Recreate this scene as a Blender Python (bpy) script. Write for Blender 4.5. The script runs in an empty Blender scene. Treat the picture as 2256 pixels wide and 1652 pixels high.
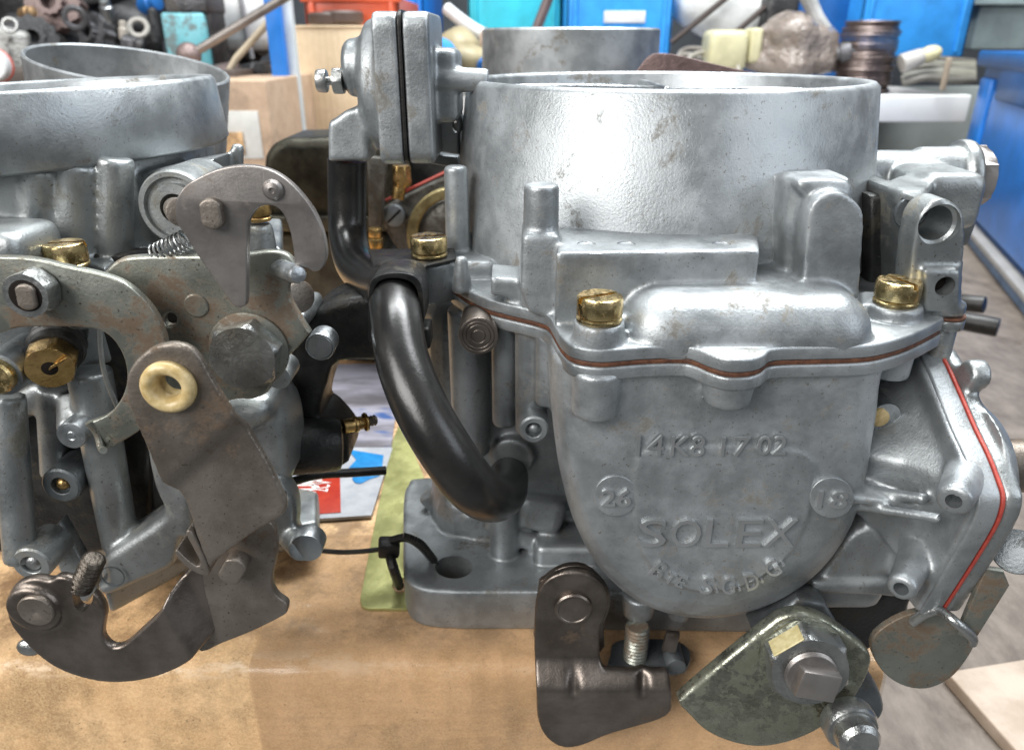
import bpy, bmesh, math, random
import numpy as np
from mathutils import Vector, Matrix
R = math.radians
random.seed(7); np.random.seed(7)
SC = bpy.context.scene
COL = SC.collection
# ---------------------------------------------------------------- camera, world, lamps, exposure
# builder units are centimetres, written out in metres (U); the bench top lies at z = 0
U = 0.01
ZOFF = 16.0
PIT = R(24.0)
FP = 1650.0; CX = 1128.0; CY = 826.0
cam_d = bpy.data.cameras.new('camera'); cam = bpy.data.objects.new('camera', cam_d); COL.objects.link(cam)
cam.location = (0, 0, ZOFF*U); cam.rotation_euler = (R(90)-PIT, 0, 0)
cam_d.sensor_width = 36; cam_d.lens = 36*FP/2256.0
cam_d.clip_start = 0.01; cam_d.clip_end = 60
cam_d.dof.use_dof = True; cam_d.dof.focus_distance = 0.104; cam_d.dof.aperture_fstop = 42
SC.camera = cam
SC.render.resolution_x = 1024; SC.render.resolution_y = 749
W = bpy.data.worlds.new('World'); SC.world = W; W.use_nodes = True
wn = W.node_tree; bg = wn.nodes['Background']
bg.inputs[0].default_value = (0.82, 0.87, 0.92, 1); bg.inputs[1].default_value = 0.17
def area(name, loc, tgt, sx, sy, watt, col):
    l = bpy.data.lights.new(name, 'AREA'); l.shape = 'RECTANGLE'; l.size = sx; l.size_y = sy
    l.energy = watt; l.color = col
    o = bpy.data.objects.new(name, l); COL.objects.link(o)
    o.location = loc
    d = Vector(tgt)-Vector(loc); o.rotation_euler = d.to_track_quat('-Z', 'Y').to_euler()
    return o
area('window_light', (-0.78, -0.62, 0.80), (0, 0.12, 0.08), 0.95, 0.7, 21, (1.0, 0.98, 0.95))
area('doorway_light', (0.95, -0.45, 0.70), (0.03, 0.12, 0.08), 0.6, 0.9, 5, (0.85, 0.92, 1.0))
area('added_overhead_light', (0.25, 0.42, 0.95), (0.0, 0.14, 0.0), 0.6, 0.35, 9, (0.95, 0.98, 1.0))  # area light added overhead for highlights on top faces and shadows below
area('background_fill', (0.1, 0.65, 1.5), (0.0, 0.9, 0.1), 1.4, 0.3, 34, (0.97, 1.0, 1.0))  # area light added to brighten the shelf and clutter, no real fitting
SC.view_settings.view_transform = 'Standard'; SC.view_settings.look = 'None'
SC.view_settings.exposure = 0.15; SC.view_settings.gamma = 1.0
SC.render.engine = 'CYCLES'

# ---------------------------------------------------------------- projection helpers
cp, sp_ = math.cos(PIT), math.sin(PIT)
def ray(u, v):
    xc = (u-CX)/FP; yc = (CY-v)/FP
    return np.array((xc, cp+yc*sp_, -sp_+yc*cp))
def P(u, v, y=None, z=None, x=None):
    d = ray(u, v)
    k = y/d[1] if y is not None else (z/d[2] if z is not None else x/d[0])
    return d*k
def zc(p): return p[1]*cp - p[2]*sp_
def rs(px, p): return px*zc(p)/FP
class Fr:
    def __init__(s, o, n, up=(0, 0, 1)):
        s.o = np.array(o, float); n = np.array(n, float); s.n = n/np.linalg.norm(n)
        u = np.array(up, float)
        if abs(np.dot(u, s.n)) > .95: u = np.array((0, 1, 0.))
        s.ex = np.cross(u, s.n); s.ex /= np.linalg.norm(s.ex); s.ey = np.cross(s.n, s.ex)
    def loc(s, u, v):
        d = ray(u, v); k = np.dot(s.o, s.n)/np.dot(d, s.n); p = d*k-s.o
        return (float(np.dot(p, s.ex)), float(np.dot(p, s.ey)))
    def pt(s, a, b, c=0.): return s.o+s.ex*a+s.ey*b+s.n*c
def fy(y): return Fr((0, y, 0), (0, -1, 0))
def fz(z): return Fr((0, 0, z), (0, 0, 1), (0, 1, 0))
def fx(x): return Fr((x, 0, 0), (1, 0, 0))
def sm(pts, k=4, closed=True):
    """Catmull-Rom; a third value of 1 marks a sharp corner"""
    n = len(pts); out = []
    for i in range(n if closed else n-1):
        p0, p1, p2, p3 = (pts[(i-1) % n], pts[i], pts[(i+1) % n], pts[(i+2) % n])
        if not closed:
            if i == 0: p0 = p1
            if i == n-2: p3 = p2
        a = np.array(p1[:2], float); b = np.array(p2[:2], float)
        s1 = len(p1) > 2; s2 = len(p2) > 2
        if s1 and s2: out.append(tuple(a)); continue
        m1 = (b-a) if s1 else (b-np.array(p0[:2], float))*.5
        m2 = (b-a) if s2 else (np.array(p3[:2], float)-a)*.5
        for j in range(k):
            t = j/k
            q = (2*t**3-3*t**2+1)*a+(t**3-2*t**2+t)*m1+(-2*t**3+3*t**2)*b+(t**3-t**2)*m2
            out.append(tuple(q))
    if not closed: out.append(tuple(pts[-1][:2]))
    return out
def circ(u, v, r, ry=None, n=28, ph=0.):
    ry = ry or r
    return [(u+r*math.cos(2*math.pi*i/n+ph), v-ry*math.sin(2*math.pi*i/n+ph)) for i in range(n)]
def path3(pts, k=6):
    pts = [np.array(p, float) for p in pts]; n = len(pts); out = []
    for i in range(n-1):
        p0 = pts[max(i-1, 0)]; p1 = pts[i]; p2 = pts[i+1]; p3 = pts[min(i+2, n-1)]
        m1 = (p2-p0)*.5; m2 = (p3-p1)*.5
        for j in range(k):
            t = j/k
            out.append((2*t**3-3*t**2+1)*p1+(t**3-2*t**2+t)*m1+(-2*t**3+3*t**2)*p2+(t**3-t**2)*m2)
    out.append(pts[-1]); return out

# ---------------------------------------------------------------- geometry makers -> (verts, faces) in cm
def curve_solid(loc2d, holes2d, t, bev, res=2):
    cu = bpy.data.curves.new('tmp', 'CURVE'); cu.dimensions = '2D'; cu.fill_mode = 'BOTH'
    b = min(bev, t*.49)
    cu.extrude = max(t*.5-b, 1e-4); cu.bevel_depth = b; cu.bevel_resolution = res; cu.offset = -b
    for L in [loc2d]+list(holes2d):
        s = cu.splines.new('POLY'); s.points.add(len(L)-1); s.use_cyclic_u = True
        for q, p in zip(s.points, L): q.co = (p[0], p[1], 0, 1)
    o = bpy.data.objects.new('tmp', cu); COL.objects.link(o)
    dg = bpy.context.evaluated_depsgraph_get(); dg.update()
    me = bpy.data.meshes.new_from_object(o.evaluated_get(dg))
    bm = bmesh.new(); bm.from_mesh(me); bmesh.ops.remove_doubles(bm, verts=bm.verts, dist=1e-5)
    bmesh.ops.recalc_face_normals(bm, faces=bm.faces)
    V = [tuple(v.co) for v in bm.verts]; F = [[v.index for v in f.verts] for f in bm.faces]
    bm.free(); bpy.data.meshes.remove(me); bpy.data.objects.remove(o); bpy.data.curves.remove(cu)
    return V, F
def slab(fr, outline, t, bev=.03, holes=(), extra=None, res=2, back=0.):
    """plate whose front lies on the frame's plane; outline in photo pixels, extra = points already in plane cm"""
    L = [fr.loc(p[0], p[1]) for p in outline]
    if extra: L = L+[tuple(e) for e in extra]
    H = [[fr.loc(p[0], p[1]) for p in h] for h in holes]
    V, F = curve_solid(L, H, t, bev, res)
    V = [fr.pt(a, b, c-t*.5-back) for a, b, c in V]
    return V, F
def slab_l(fr, L, t, bev=.03, holes=(), res=2, back=0.):
    V, F = curve_solid(L, holes, t, bev, res)
    return [fr.pt(a, b, c-t*.5-back) for a, b, c in V], F
def lathe(p0, ax, prof, n=36, flute=None):
    ax = np.array(ax, float); ax /= np.linalg.norm(ax)
    r = np.array((0, 0, 1.)) if abs(ax[2]) < .9 else np.array((1., 0, 0))
    e1 = np.cross(ax, r); e1 /= np.linalg.norm(e1); e2 = np.cross(ax, e1)
    p0 = np.array(p0, float); V = []; F = []; rings = []
    for (rad, h) in prof:
        if rad < 1e-6: rings.append([len(V)]); V.append(p0+ax*h)
        else:
            ids = []
            for i in range(n):
                a = 2*math.pi*i/n
                rr = rad*(1+(flute[1]*math.cos(flute[0]*a) if flute else 0))
                ids.append(len(V)); V.append(p0+ax*h+(e1*math.cos(a)+e2*math.sin(a))*rr)
            rings.append(ids)
    for A, B in zip(rings[:-1], rings[1:]):
        if len(A) == 1 and len(B) == 1: continue
        for i in range(n):
            j = (i+1) % n
            if len(A) == 1: F.append([A[0], B[j], B[i]])
            elif len(B) == 1: F.append([A[i], A[j], B[0]])
            else: F.append([A[i], A[j], B[j], B[i]])
    return V, F
def cyl(p0, p1, r, r2=None, bev=.02, n=36):
    p0 = np.array(p0, float); p1 = np.array(p1, float); L = float(np.linalg.norm(p1-p0)); r2 = r if r2 is None else r2
    b = min(bev, r*.4, r2*.4, L*.4)
    return lathe(p0, p1-p0, [(0, 0), (r-b, 0), (r-b*.3, b*.3), (r, b), (r2, L-b), (r2-b*.3, L-b*.3), (r2-b, L), (0, L)], n)
def ring(p0, ax, r, ri, h, bev=.03, n=64, r2=None, ri2=None):
    r2 = r if r2 is None else r2; ri2 = ri if ri2 is None else ri2
    V, F = lathe(p0, ax, [(r-bev, 0), (r, bev), (r2, h-bev), (r2-bev, h), (ri2+bev, h), (ri2, h-bev), (ri, bev), (ri+bev, 0)], n)
    m = 8
    for i in range(n):
        j = (i+1) % n; F.append([(m-1)*n+i, (m-1)*n+j, j, i])
    return V, F
def tube(pts, rad, n=18, cap=True):
    pts = [np.array(p, float) for p in pts]; m = len(pts)
    rad = rad if hasattr(rad, '__len__') else [rad]*m
    V = []; F = []; t0 = pts[1]-pts[0]; t0 /= np.linalg.norm(t0)
    ref = np.array((0, 0, 1.)) if abs(t0[2]) < .9 else np.array((1., 0, 0))
    e1 = np.cross(t0, ref); e1 /= np.linalg.norm(e1)
    for i, p in enumerate(pts):
        t = pts[min(i+1, m-1)]-pts[max(i-1, 0)]; t /= max(np.linalg.norm(t), 1e-9)
        e1 = e1-t*np.dot(e1, t); e1 /= np.linalg.norm(e1); e2 = np.cross(t, e1)
        for k in range(n):
            a = 2*math.pi*k/n; V.append(p+(e1*math.cos(a)+e2*math.sin(a))*rad[i])
    for i in range(m-1):
        for k in range(n):
            j = (k+1) % n; F.append([i*n+k, i*n+j, (i+1)*n+j, (i+1)*n+k])
    if cap:
        F.append([k for k in range(n)][::-1]); F.append([(m-1)*n+k for k in range(n)])
    return V, F
def rbox(c, s, r=.1, seg=3, rot=(0, 0, 0), taper=None):
    bm = bmesh.new(); bmesh.ops.create_cube(bm, size=1.0)
    for v in bm.verts:
        v.co = Vector((v.co.x*s[0], v.co.y*s[1], v.co.z*s[2]))
        if taper and v.co.z > 0: v.co.x *= taper[0]; v.co.y *= taper[1]
    r = min(r, min(s)*.49)
    if r > 0: bmesh.ops.bevel(bm, geom=list(bm.edges), offset=r, segments=seg, affect='EDGES', profile=.5)
    M = Matrix.Translation(Vector(c)) @ (Matrix.Rotation(rot[2], 4, 'Z') @ Matrix.Rotation(rot[1], 4, 'Y') @ Matrix.Rotation(rot[0], 4, 'X'))
    bm.transform(M)
    V = [tuple(v.co) for v in bm.verts]; F = [[v.index for v in f.verts] for f in bm.faces]; bm.free()
    return V, F
def ell(c, s, n=24, rot=None):
    prof = [(math.sin(math.pi*i/14), -math.cos(math.pi*i/14)) for i in range(15)]
    prof[0] = (0, -1); prof[-1] = (0, 1)
    V, F = lathe((0, 0, 0), (0, 0, 1), prof, n)
    M = Matrix.Rotation(rot[2], 3, 'Z') @ Matrix.Rotation(rot[1], 3, 'Y') @ Matrix.Rotation(rot[0], 3, 'X') if rot else Matrix.Identity(3)
    return [np.array(M @ Vector((v[0]*s[0], v[1]*s[1], v[2]*s[2])))+np.array(c, float) for v in V], F
def loft(rings):
    n = len(rings[0]); V = [p for r in rings for p in r]; F = []
    for i in range(len(rings)-1):
        for k in range(n):
            j = (k+1) % n; F.append([i*n+k, i*n+j, (i+1)*n+j, (i+1)*n+k])
    F.append(list(range(n))[::-1]); F.append([(len(rings)-1)*n+k for k in range(n)])
    return V, F
def join(gs):
    V = []; F = []
    for g in gs:
        b = len(V); V += list(g[0]); F += [[i+b for i in f] for f in g[1]]
    return V, F

# ---------------------------------------------------------------- object makers
WL = {}
def wloc(o): return WL.get(o.name, np.zeros(3)) if o else np.zeros(3)
def tag(o, label=None, cat=None, group=None, kind=None):
    if label: o['label'] = label
    if cat: o['category'] = cat
    if group: o['group'] = group
    if kind: o['kind'] = kind
    return o
def thing(name, loc, label, cat, group=None):
    o = bpy.data.objects.new(name, None); COL.objects.link(o); o.empty_display_size = .01
    L = np.array(loc, float); o.location = tuple((L+np.array((0, 0, ZOFF)))*U); WL[o.name] = L
    return tag(o, label, cat, group)
def meshify(V, F, name):
    me = bpy.data.meshes.new(name); me.from_pydata([tuple(map(float, v)) for v in V], [], F); me.validate()
    bm = bmesh.new(); bm.from_mesh(me); bmesh.ops.recalc_face_normals(bm, faces=bm.faces); bm.to_mesh(me); bm.free()
    return me
def place(me, name, mat, parent, ang=35, label=None):
    n = len(me.vertices); a = np.empty(n*3, np.float32); me.vertices.foreach_get('co', a); a = a.reshape(-1, 3)
    c = (a.min(0)+a.max(0))*.5
    a = (a-c)*U; me.vertices.foreach_set('co', a.ravel().astype(np.float32)); me.update()
    if isinstance(mat, (list, tuple)):
        for m in mat: me.materials.append(m)
    elif mat: me.materials.append(mat)
    me.shade_smooth()
    if ang < 180: me.set_sharp_from_angle(angle=R(ang))
    o = bpy.data.objects.new(name, me); COL.objects.link(o); WL[o.name] = c.astype(float)
    if parent:
        o.parent = parent; o.location = tuple((c-wloc(parent))*U)
    else: o.location = tuple((c+np.array((0, 0, ZOFF)))*U)
    if label: o['label'] = label
    return o
def ob(name, geoms, mat, parent=None, ang=35, label=None):
    if isinstance(geoms, tuple): geoms = [geoms]
    V, F = join(geoms)
    return place(meshify(V, F, name), name, mat, parent, ang, label)
def evalmesh(me, mods):
    o = bpy.data.objects.new('tmp', me); COL.objects.link(o)
    for f in mods: f(o)
    dg = bpy.context.evaluated_depsgraph_get(); dg.update()
    r = bpy.data.meshes.new_from_object(o.evaluated_get(dg)); bpy.data.objects.remove(o); bpy.data.meshes.remove(me)
    return r
def cast(name, adds, mat, parent=None, subs=None, vox=.045, it=4, deform=None, label=None, lump=0.):
    """union of overlapping solids, fused and softened like a casting"""
    me = meshify(*join(adds), name)
    def rm(o):
        m = o.modifiers.new('r', 'REMESH'); m.mode = 'VOXEL'; m.voxel_size = vox; m.use_smooth_shade = True
        s = o.modifiers.new('s', 'SMOOTH'); s.factor = .5; s.iterations = it
    me = evalmesh(me, [rm])
    if subs:
        sm_ = meshify(*join(subs), 'sub'); so = bpy.data.objects.new('sub', sm_); COL.objects.link(so)
        def bo(o):
            b = o.modifiers.new('b', 'BOOLEAN'); b.operation = 'DIFFERENCE'; b.object = so; b.solver = 'EXACT'
        me = evalmesh(me, [bo]); bpy.data.objects.remove(so); bpy.data.meshes.remove(sm_)
    if deform or lump:
        n = len(me.vertices); a = np.empty(n*3, np.float32); me.vertices.foreach_get('co', a); a = a.reshape(-1, 3)
        if deform: a = deform(a)
        if lump:
            a = a+lump*np.stack([np.sin(a[:, 1]*5.1+a[:, 2]*3.3), np.sin(a[:, 0]*4.3+a[:, 2]*6.1), np.sin(a[:, 0]*5.7+a[:, 1]*3.9)], 1)
        me.vertices.foreach_set('co', a.ravel().astype(np.float32)); me.update()
    return place(me, name, mat, parent, 42 if subs else 180, label)
def text_geo(fr, s, box, t=.03, bev=.012, rot=0., bold=.0, raise_=0.):
    """raised or printed lettering fitted to a pixel box (u0, v0, u1, v1) on a plane"""
    cu = bpy.data.curves.new('tmp', 'FONT'); cu.body = s; cu.size = 1; cu.extrude = .05; cu.offset = bold
    cu.resolution_u = 3
    o = bpy.data.objects.new('tmp', cu); COL.objects.link(o)
    dg = bpy.context.evaluated_depsgraph_get(); dg.update()
    me = bpy.data.meshes.new_from_object(o.evaluated_get(dg))
    V = np.array([tuple(v.co) for v in me.vertices]); F = [list(f.vertices) for f in me.polygons]
    bpy.data.meshes.remove(me); bpy.data.objects.remove(o); bpy.data.curves.remove(cu)
    u0, v0, u1, v1 = box
    a = fr.loc(u0, (v0+v1)/2); b = fr.loc(u1, (v0+v1)/2); c = fr.loc((u0+u1)/2, v1); d = fr.loc((u0+u1)/2, v0)
    w = math.dist(a, b); h = math.dist(c, d); m = fr.loc((u0+u1)/2, (v0+v1)/2)
    lo = V.min(0); hi = V.max(0)
    X = (V-(lo+hi)/2)/(hi-lo)*np.array((w, h, t))
    if rot:
        cr, sr = math.cos(rot), math.sin(rot)
        X = np.stack([X[:, 0]*cr-X[:, 1]*sr, X[:, 0]*sr+X[:, 1]*cr, X[:, 2]], 1)
    return [fr.pt(m[0]+x, m[1]+y, z+t*.5+raise_-t*.25) for x, y, z in X], F
def hexa(p0, ax, r, h, bev=.03, ph=0., n=6):
    """nut or bolt head with chamfered corners"""
    ax = np.array(ax, float); ax /= np.linalg.norm(ax)
    e = np.array((0, 0, 1.)) if abs(ax[2]) < .9 else np.array((0, 1., 0))
    e1 = np.cross(ax, e); e1 /= np.linalg.norm(e1); e2 = np.cross(ax, e1); p0 = np.array(p0, float)
    N = 6*8; rings = []
    def rad(a, m): # between hexagon (m=0) and inscribed circle
        b = (a % (math.pi/3))-math.pi/6
        hx = r*math.cos(math.pi/6)/math.cos(b)
        return min(hx, m)
    for (m, hh) in ((r*.9, 0), (r*1.01, bev), (r*1.01, h-bev*1.2), (r*.88, h), (r*.5, h)):
        rings.append([p0+ax*hh+(e1*math.cos(a+ph)+e2*math.sin(a+ph))*rad(a, m) for a in [2*math.pi*i/N for i in range(N)]])
    return loft(rings)
def thread(p0, p1, r, pitch=.06, depth=.025, n=20):
    p0 = np.array(p0, float); p1 = np.array(p1, float); L = float(np.linalg.norm(p1-p0)); k = max(3, int(L/pitch))
    prof = [(0, 0), (r-depth, 0)]
    for i in range(k): prof += [(r-depth, (i+.05)*L/k), (r, (i+.45)*L/k), (r, (i+.55)*L/k), (r-depth, (i+.95)*L/k)]
    prof += [(r-depth*1.4, L), (0, L)]
    return lathe(p0, p1-p0, prof, n)

# ---------------------------------------------------------------- materials
MATS = {}
def nodes(name):
    m = bpy.data.materials.new(name); m.use_nodes = True; t = m.node_tree; b = t.nodes['Principled BSDF']; MATS[name] = m
    tc = t.nodes.new('ShaderNodeTexCoord')
    return m, t, b, tc
def noise(t, tc, scale, detail=5, rough=.6, stretch=None, dist=0., loc=None):
    mp = t.nodes.new('ShaderNodeMapping'); t.links.new(tc.outputs['Object'], mp.inputs[0])
    if stretch: mp.inputs['Scale'].default_value = stretch
    if loc: mp.inputs['Location'].default_value = loc
    n = t.nodes.new('ShaderNodeTexNoise'); n.inputs['Scale'].default_value = scale; n.inputs['Detail'].default_value = detail
    n.inputs['Roughness'].default_value = rough; n.inputs['Distortion'].default_value = dist
    t.links.new(mp.outputs[0], n.inputs['Vector']); return n.outputs['Fac']
def ramp(t, fac, a, b, lo=0., hi=1.):
    m = t.nodes.new('ShaderNodeMapRange'); m.inputs[1].default_value = a; m.inputs[2].default_value = b
    m.inputs[3].default_value = lo; m.inputs[4].default_value = hi; m.interpolation_type = 'SMOOTHSTEP'
    t.links.new(fac, m.inputs[0]); return m.outputs[0]
def mix(t, fac, a, b):
    m = t.nodes.new('ShaderNodeMix'); m.data_type = 'RGBA'
    if hasattr(fac, 'is_linked'): t.links.new(fac, m.inputs[0])
    else: m.inputs[0].default_value = fac
    for k, c in ((6, a), (7, b)):
        if hasattr(c, 'is_linked'): t.links.new(c, m.inputs[k])
        else: m.inputs[k].default_value = (*c, 1)
    return m.outputs[2]
def metal(name, c1, c2, rough=(.3, .5), metallic=.9, s1=1.6, s2=.5, stain=None, stain_amt=.5, grain=.5, gscale=14, dist=.0004, scratch=0., bevel=0., specks=None):
    m, t, b, tc = nodes(name)
    n1 = noise(t, tc, s1*100, 6, .65); n2 = noise(t, tc, s2*100, 4, .55, loc=(3, 1, 2))
    f = t.nodes.new('ShaderNodeMath'); f.operation = 'ADD'; t.links.new(ramp(t, n1, .34, .66, 0, .55), f.inputs[0]); t.links.new(ramp(t, n2, .36, .64, 0, .45), f.inputs[1])
    col = mix(t, f.outputs[0], c1, c2)
    ro = ramp(t, n1, .3, .7, rough[0], rough[1])
    if stain:
        ns = noise(t, tc, s1*70, 9, .78, loc=(7, 5, 1), dist=.3)
        th = .62-.25*stain_amt
        k = ramp(t, ns, th, th+.10, 0, .85); col = mix(t, k, col, stain)
        a = t.nodes.new('ShaderNodeMath'); a.operation = 'MULTIPLY_ADD'; t.links.new(k, a.inputs[0]); a.inputs[1].default_value = .28; t.links.new(ro, a.inputs[2]); ro = a.outputs[0]
        mm = ramp(t, k, 0, 1, metallic, metallic*.35); t.links.new(mm, b.inputs['Metallic'])
    else: b.inputs['Metallic'].default_value = metallic
    if specks:
        nk = noise(t, tc, 22*100, 2, .5, loc=(1, 9, 4)); k2 = ramp(t, nk, .66, .72, 0, .8); col = mix(t, k2, col, specks)
    t.links.new(col, b.inputs['Base Color']); t.links.new(ro, b.inputs['Roughness'])
    g = noise(t, tc, gscale*100, 3, .6); 
    src = g
    if scratch:
        g2 = noise(t, tc, 40*100, 3, .7, stretch=(1, 1, .05), loc=(2, 2, 2))
        a = t.nodes.new('ShaderNodeMath'); a.operation = 'MULTIPLY_ADD'; t.links.new(g2, a.inputs[0]); a.inputs[1].default_value = scratch; t.links.new(g, a.inputs[2]); src = a.outputs[0]
    g3 = noise(t, tc, 2.5*100, 3, .5, loc=(8, 2, 2))
    a = t.nodes.new('ShaderNodeMath'); a.operation = 'MULTIPLY_ADD'; t.links.new(g3, a.inputs[0]); a.inputs[1].default_value = .6; t.links.new(src, a.inputs[2]); src = a.outputs[0]
    bp = t.nodes.new('ShaderNodeBump'); bp.inputs['Strength'].default_value = grain; bp.inputs['Distance'].default_value = dist
    t.links.new(src, bp.inputs['Height'])
    if bevel:
        bv = t.nodes.new('ShaderNodeBevel'); bv.samples = 4; bv.inputs['Radius'].default_value = bevel*U
        t.links.new(bv.outputs[0], bp.inputs['Normal'])
    t.links.new(bp.outputs[0], b.inputs['Normal'])
    return m
def plain(name, c1, c2, rough=.5, s=2., bump=.2, gs=10, spec=.5, metallic=0, alpha=None, coat=0., dist=.0003):
    m, t, b, tc = nodes(name)
    n = noise(t, tc, s*100, 5, .6); t.links.new(mix(t, ramp(t, n, .3, .7), c1, c2), b.inputs['Base Color'])
    b.inputs['Roughness'].default_value = rough; b.inputs['Metallic'].default_value = metallic; b.inputs['Specular IOR Level'].default_value = spec
    if coat: b.inputs['Coat Weight'].default_value = coat; b.inputs['Coat Roughness'].default_value = .15
    if alpha is not None: b.inputs['Alpha'].default_value = alpha
    if bump:
        bp = t.nodes.new('ShaderNodeBump'); bp.inputs['Strength'].default_value = bump; bp.inputs['Distance'].default_value = dist
        t.links.new(noise(t, tc, gs*100, 4, .6), bp.inputs['Height']); t.links.new(bp.outputs[0], b.inputs['Normal'])
    return m
ALU = metal('cast_aluminium', (.25, .268, .278), (.44, .465, .48), (.38, .54), .74, 1.5, .45, (.16, .145, .12), .27, .35, 26, .00016, scratch=.25, specks=(.20, .19, .17))
ALU2 = metal('oiled_cast_aluminium', (.24, .255, .26), (.40, .42, .42), (.34, .5), .82, 1.0, .35, (.16, .145, .11), .3, .35, 26, .00016, specks=(.12, .11, .09))
ALUL = metal('raised_cast_edges', (.46, .475, .48), (.58, .595, .60), (.30, .38), .85, 1, .4, None, 0, .1, 26, .0001)
ALUM = metal('machined_aluminium', (.34, .36, .375), (.56, .59, .61), (.25, .42), .95, 2.2, .6, (.2, .2, .19), .2, .3, 24, .0002, scratch=.8)
ALUD = metal('dark_old_aluminium', (.10, .11, .12), (.24, .26, .27), (.36, .55), .82, 1.2, .4, (.05, .045, .035), .4, .35, 22, .0002)
STEEL = metal('worn_steel_plate', (.23, .212, .20), (.36, .335, .32), (.34, .48), .88, .9, .35, (.15, .12, .10), .2, .14, 26, .00012, scratch=.9)
STEELR = metal('rusty_steel_plate', (.155, .13, .108), (.26, .23, .20), (.38, .55), .8, 1.2, .4, (.11, .07, .04), .38, .35, 24, .00018, specks=(.07, .045, .03))
STEELG = metal('greased_steel_plate', (.23, .24, .21), (.35, .36, .32), (.32, .46), .86, .9, .3, (.13, .08, .045), .52, .3, 24, .00012, specks=(.06, .04, .025))
STEELD = metal('blued_steel', (.12, .10, .085), (.26, .225, .20), (.28, .44), .92, 1.2, .4, (.10, .065, .04), .25, .3, 26, .00014, scratch=.5)
ZINC = metal('yellow_zinc_plate', (.27, .275, .22), (.40, .405, .34), (.2, .36), .95, 4.5, .5, (.10, .105, .075), .6, .3, 20, .0002)
BRASS = metal('bright_brass', (.50, .36, .15), (.74, .60, .32), (.16, .34), 1.0, 5, 1.5, (.22, .15, .08), .45, .2, 20, .0002)
BRASSO = metal('old_brass', (.36, .23, .08), (.62, .42, .18), (.22, .4), 1.0, 3, .8, (.14, .08, .03), .4, .3, 16, .0003)
BOLT = metal('grey_steel_bolt', (.30, .31, .31), (.46, .47, .46), (.25, .4), .93, 2, .6, (.17, .15, .13), .08, .3, 20, .0003)
RUBBER = plain('black_rubber', (.008, .008, .008), (.018, .017, .016), .27, 3, .1, 20, .5)
RUBBERM = plain('matt_black_plastic', (.008, .008, .008), (.02, .019, .017), .42, 3, .3, 14, .4)
BLACKM = metal('black_paint_and_shade', (.010, .010, .011), (.035, .035, .034), (.3, .5), .3, 3, .8, (.03, .025, .015), .4, .4, 16, .0003)  # black paint of real parts; also used for slabs that stand for shade
GASKET = plain('brown_gasket_paper', (.06, .02, .01), (.14, .055, .025), .6, 8, .4, 30)
REDGASK = plain('red_gasket', (.30, .04, .03), (.40, .065, .045), .45, 6, .2, 30)
NYLON = plain('aged_nylon', (.42, .30, .12), (.66, .52, .28), .35, 6, .2, 12, .5)
GREASE = plain('old_paint_mark', (.50, .42, .20), (.66, .58, .33), .5, 8, .4, 12)
TAGZ = metal('yellow_passivated_plate', (.36, .36, .14), (.52, .52, .24), (.36, .5), .7, 1.0, .4, (.26, .26, .09), .4, .3, 14, .0002)
HOLE = plain('bore_shade', (.008, .006, .005), (.016, .012, .01), .8, 6, .2, 20, .15)  # near-black that puts the shade inside holes into the colour
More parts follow.
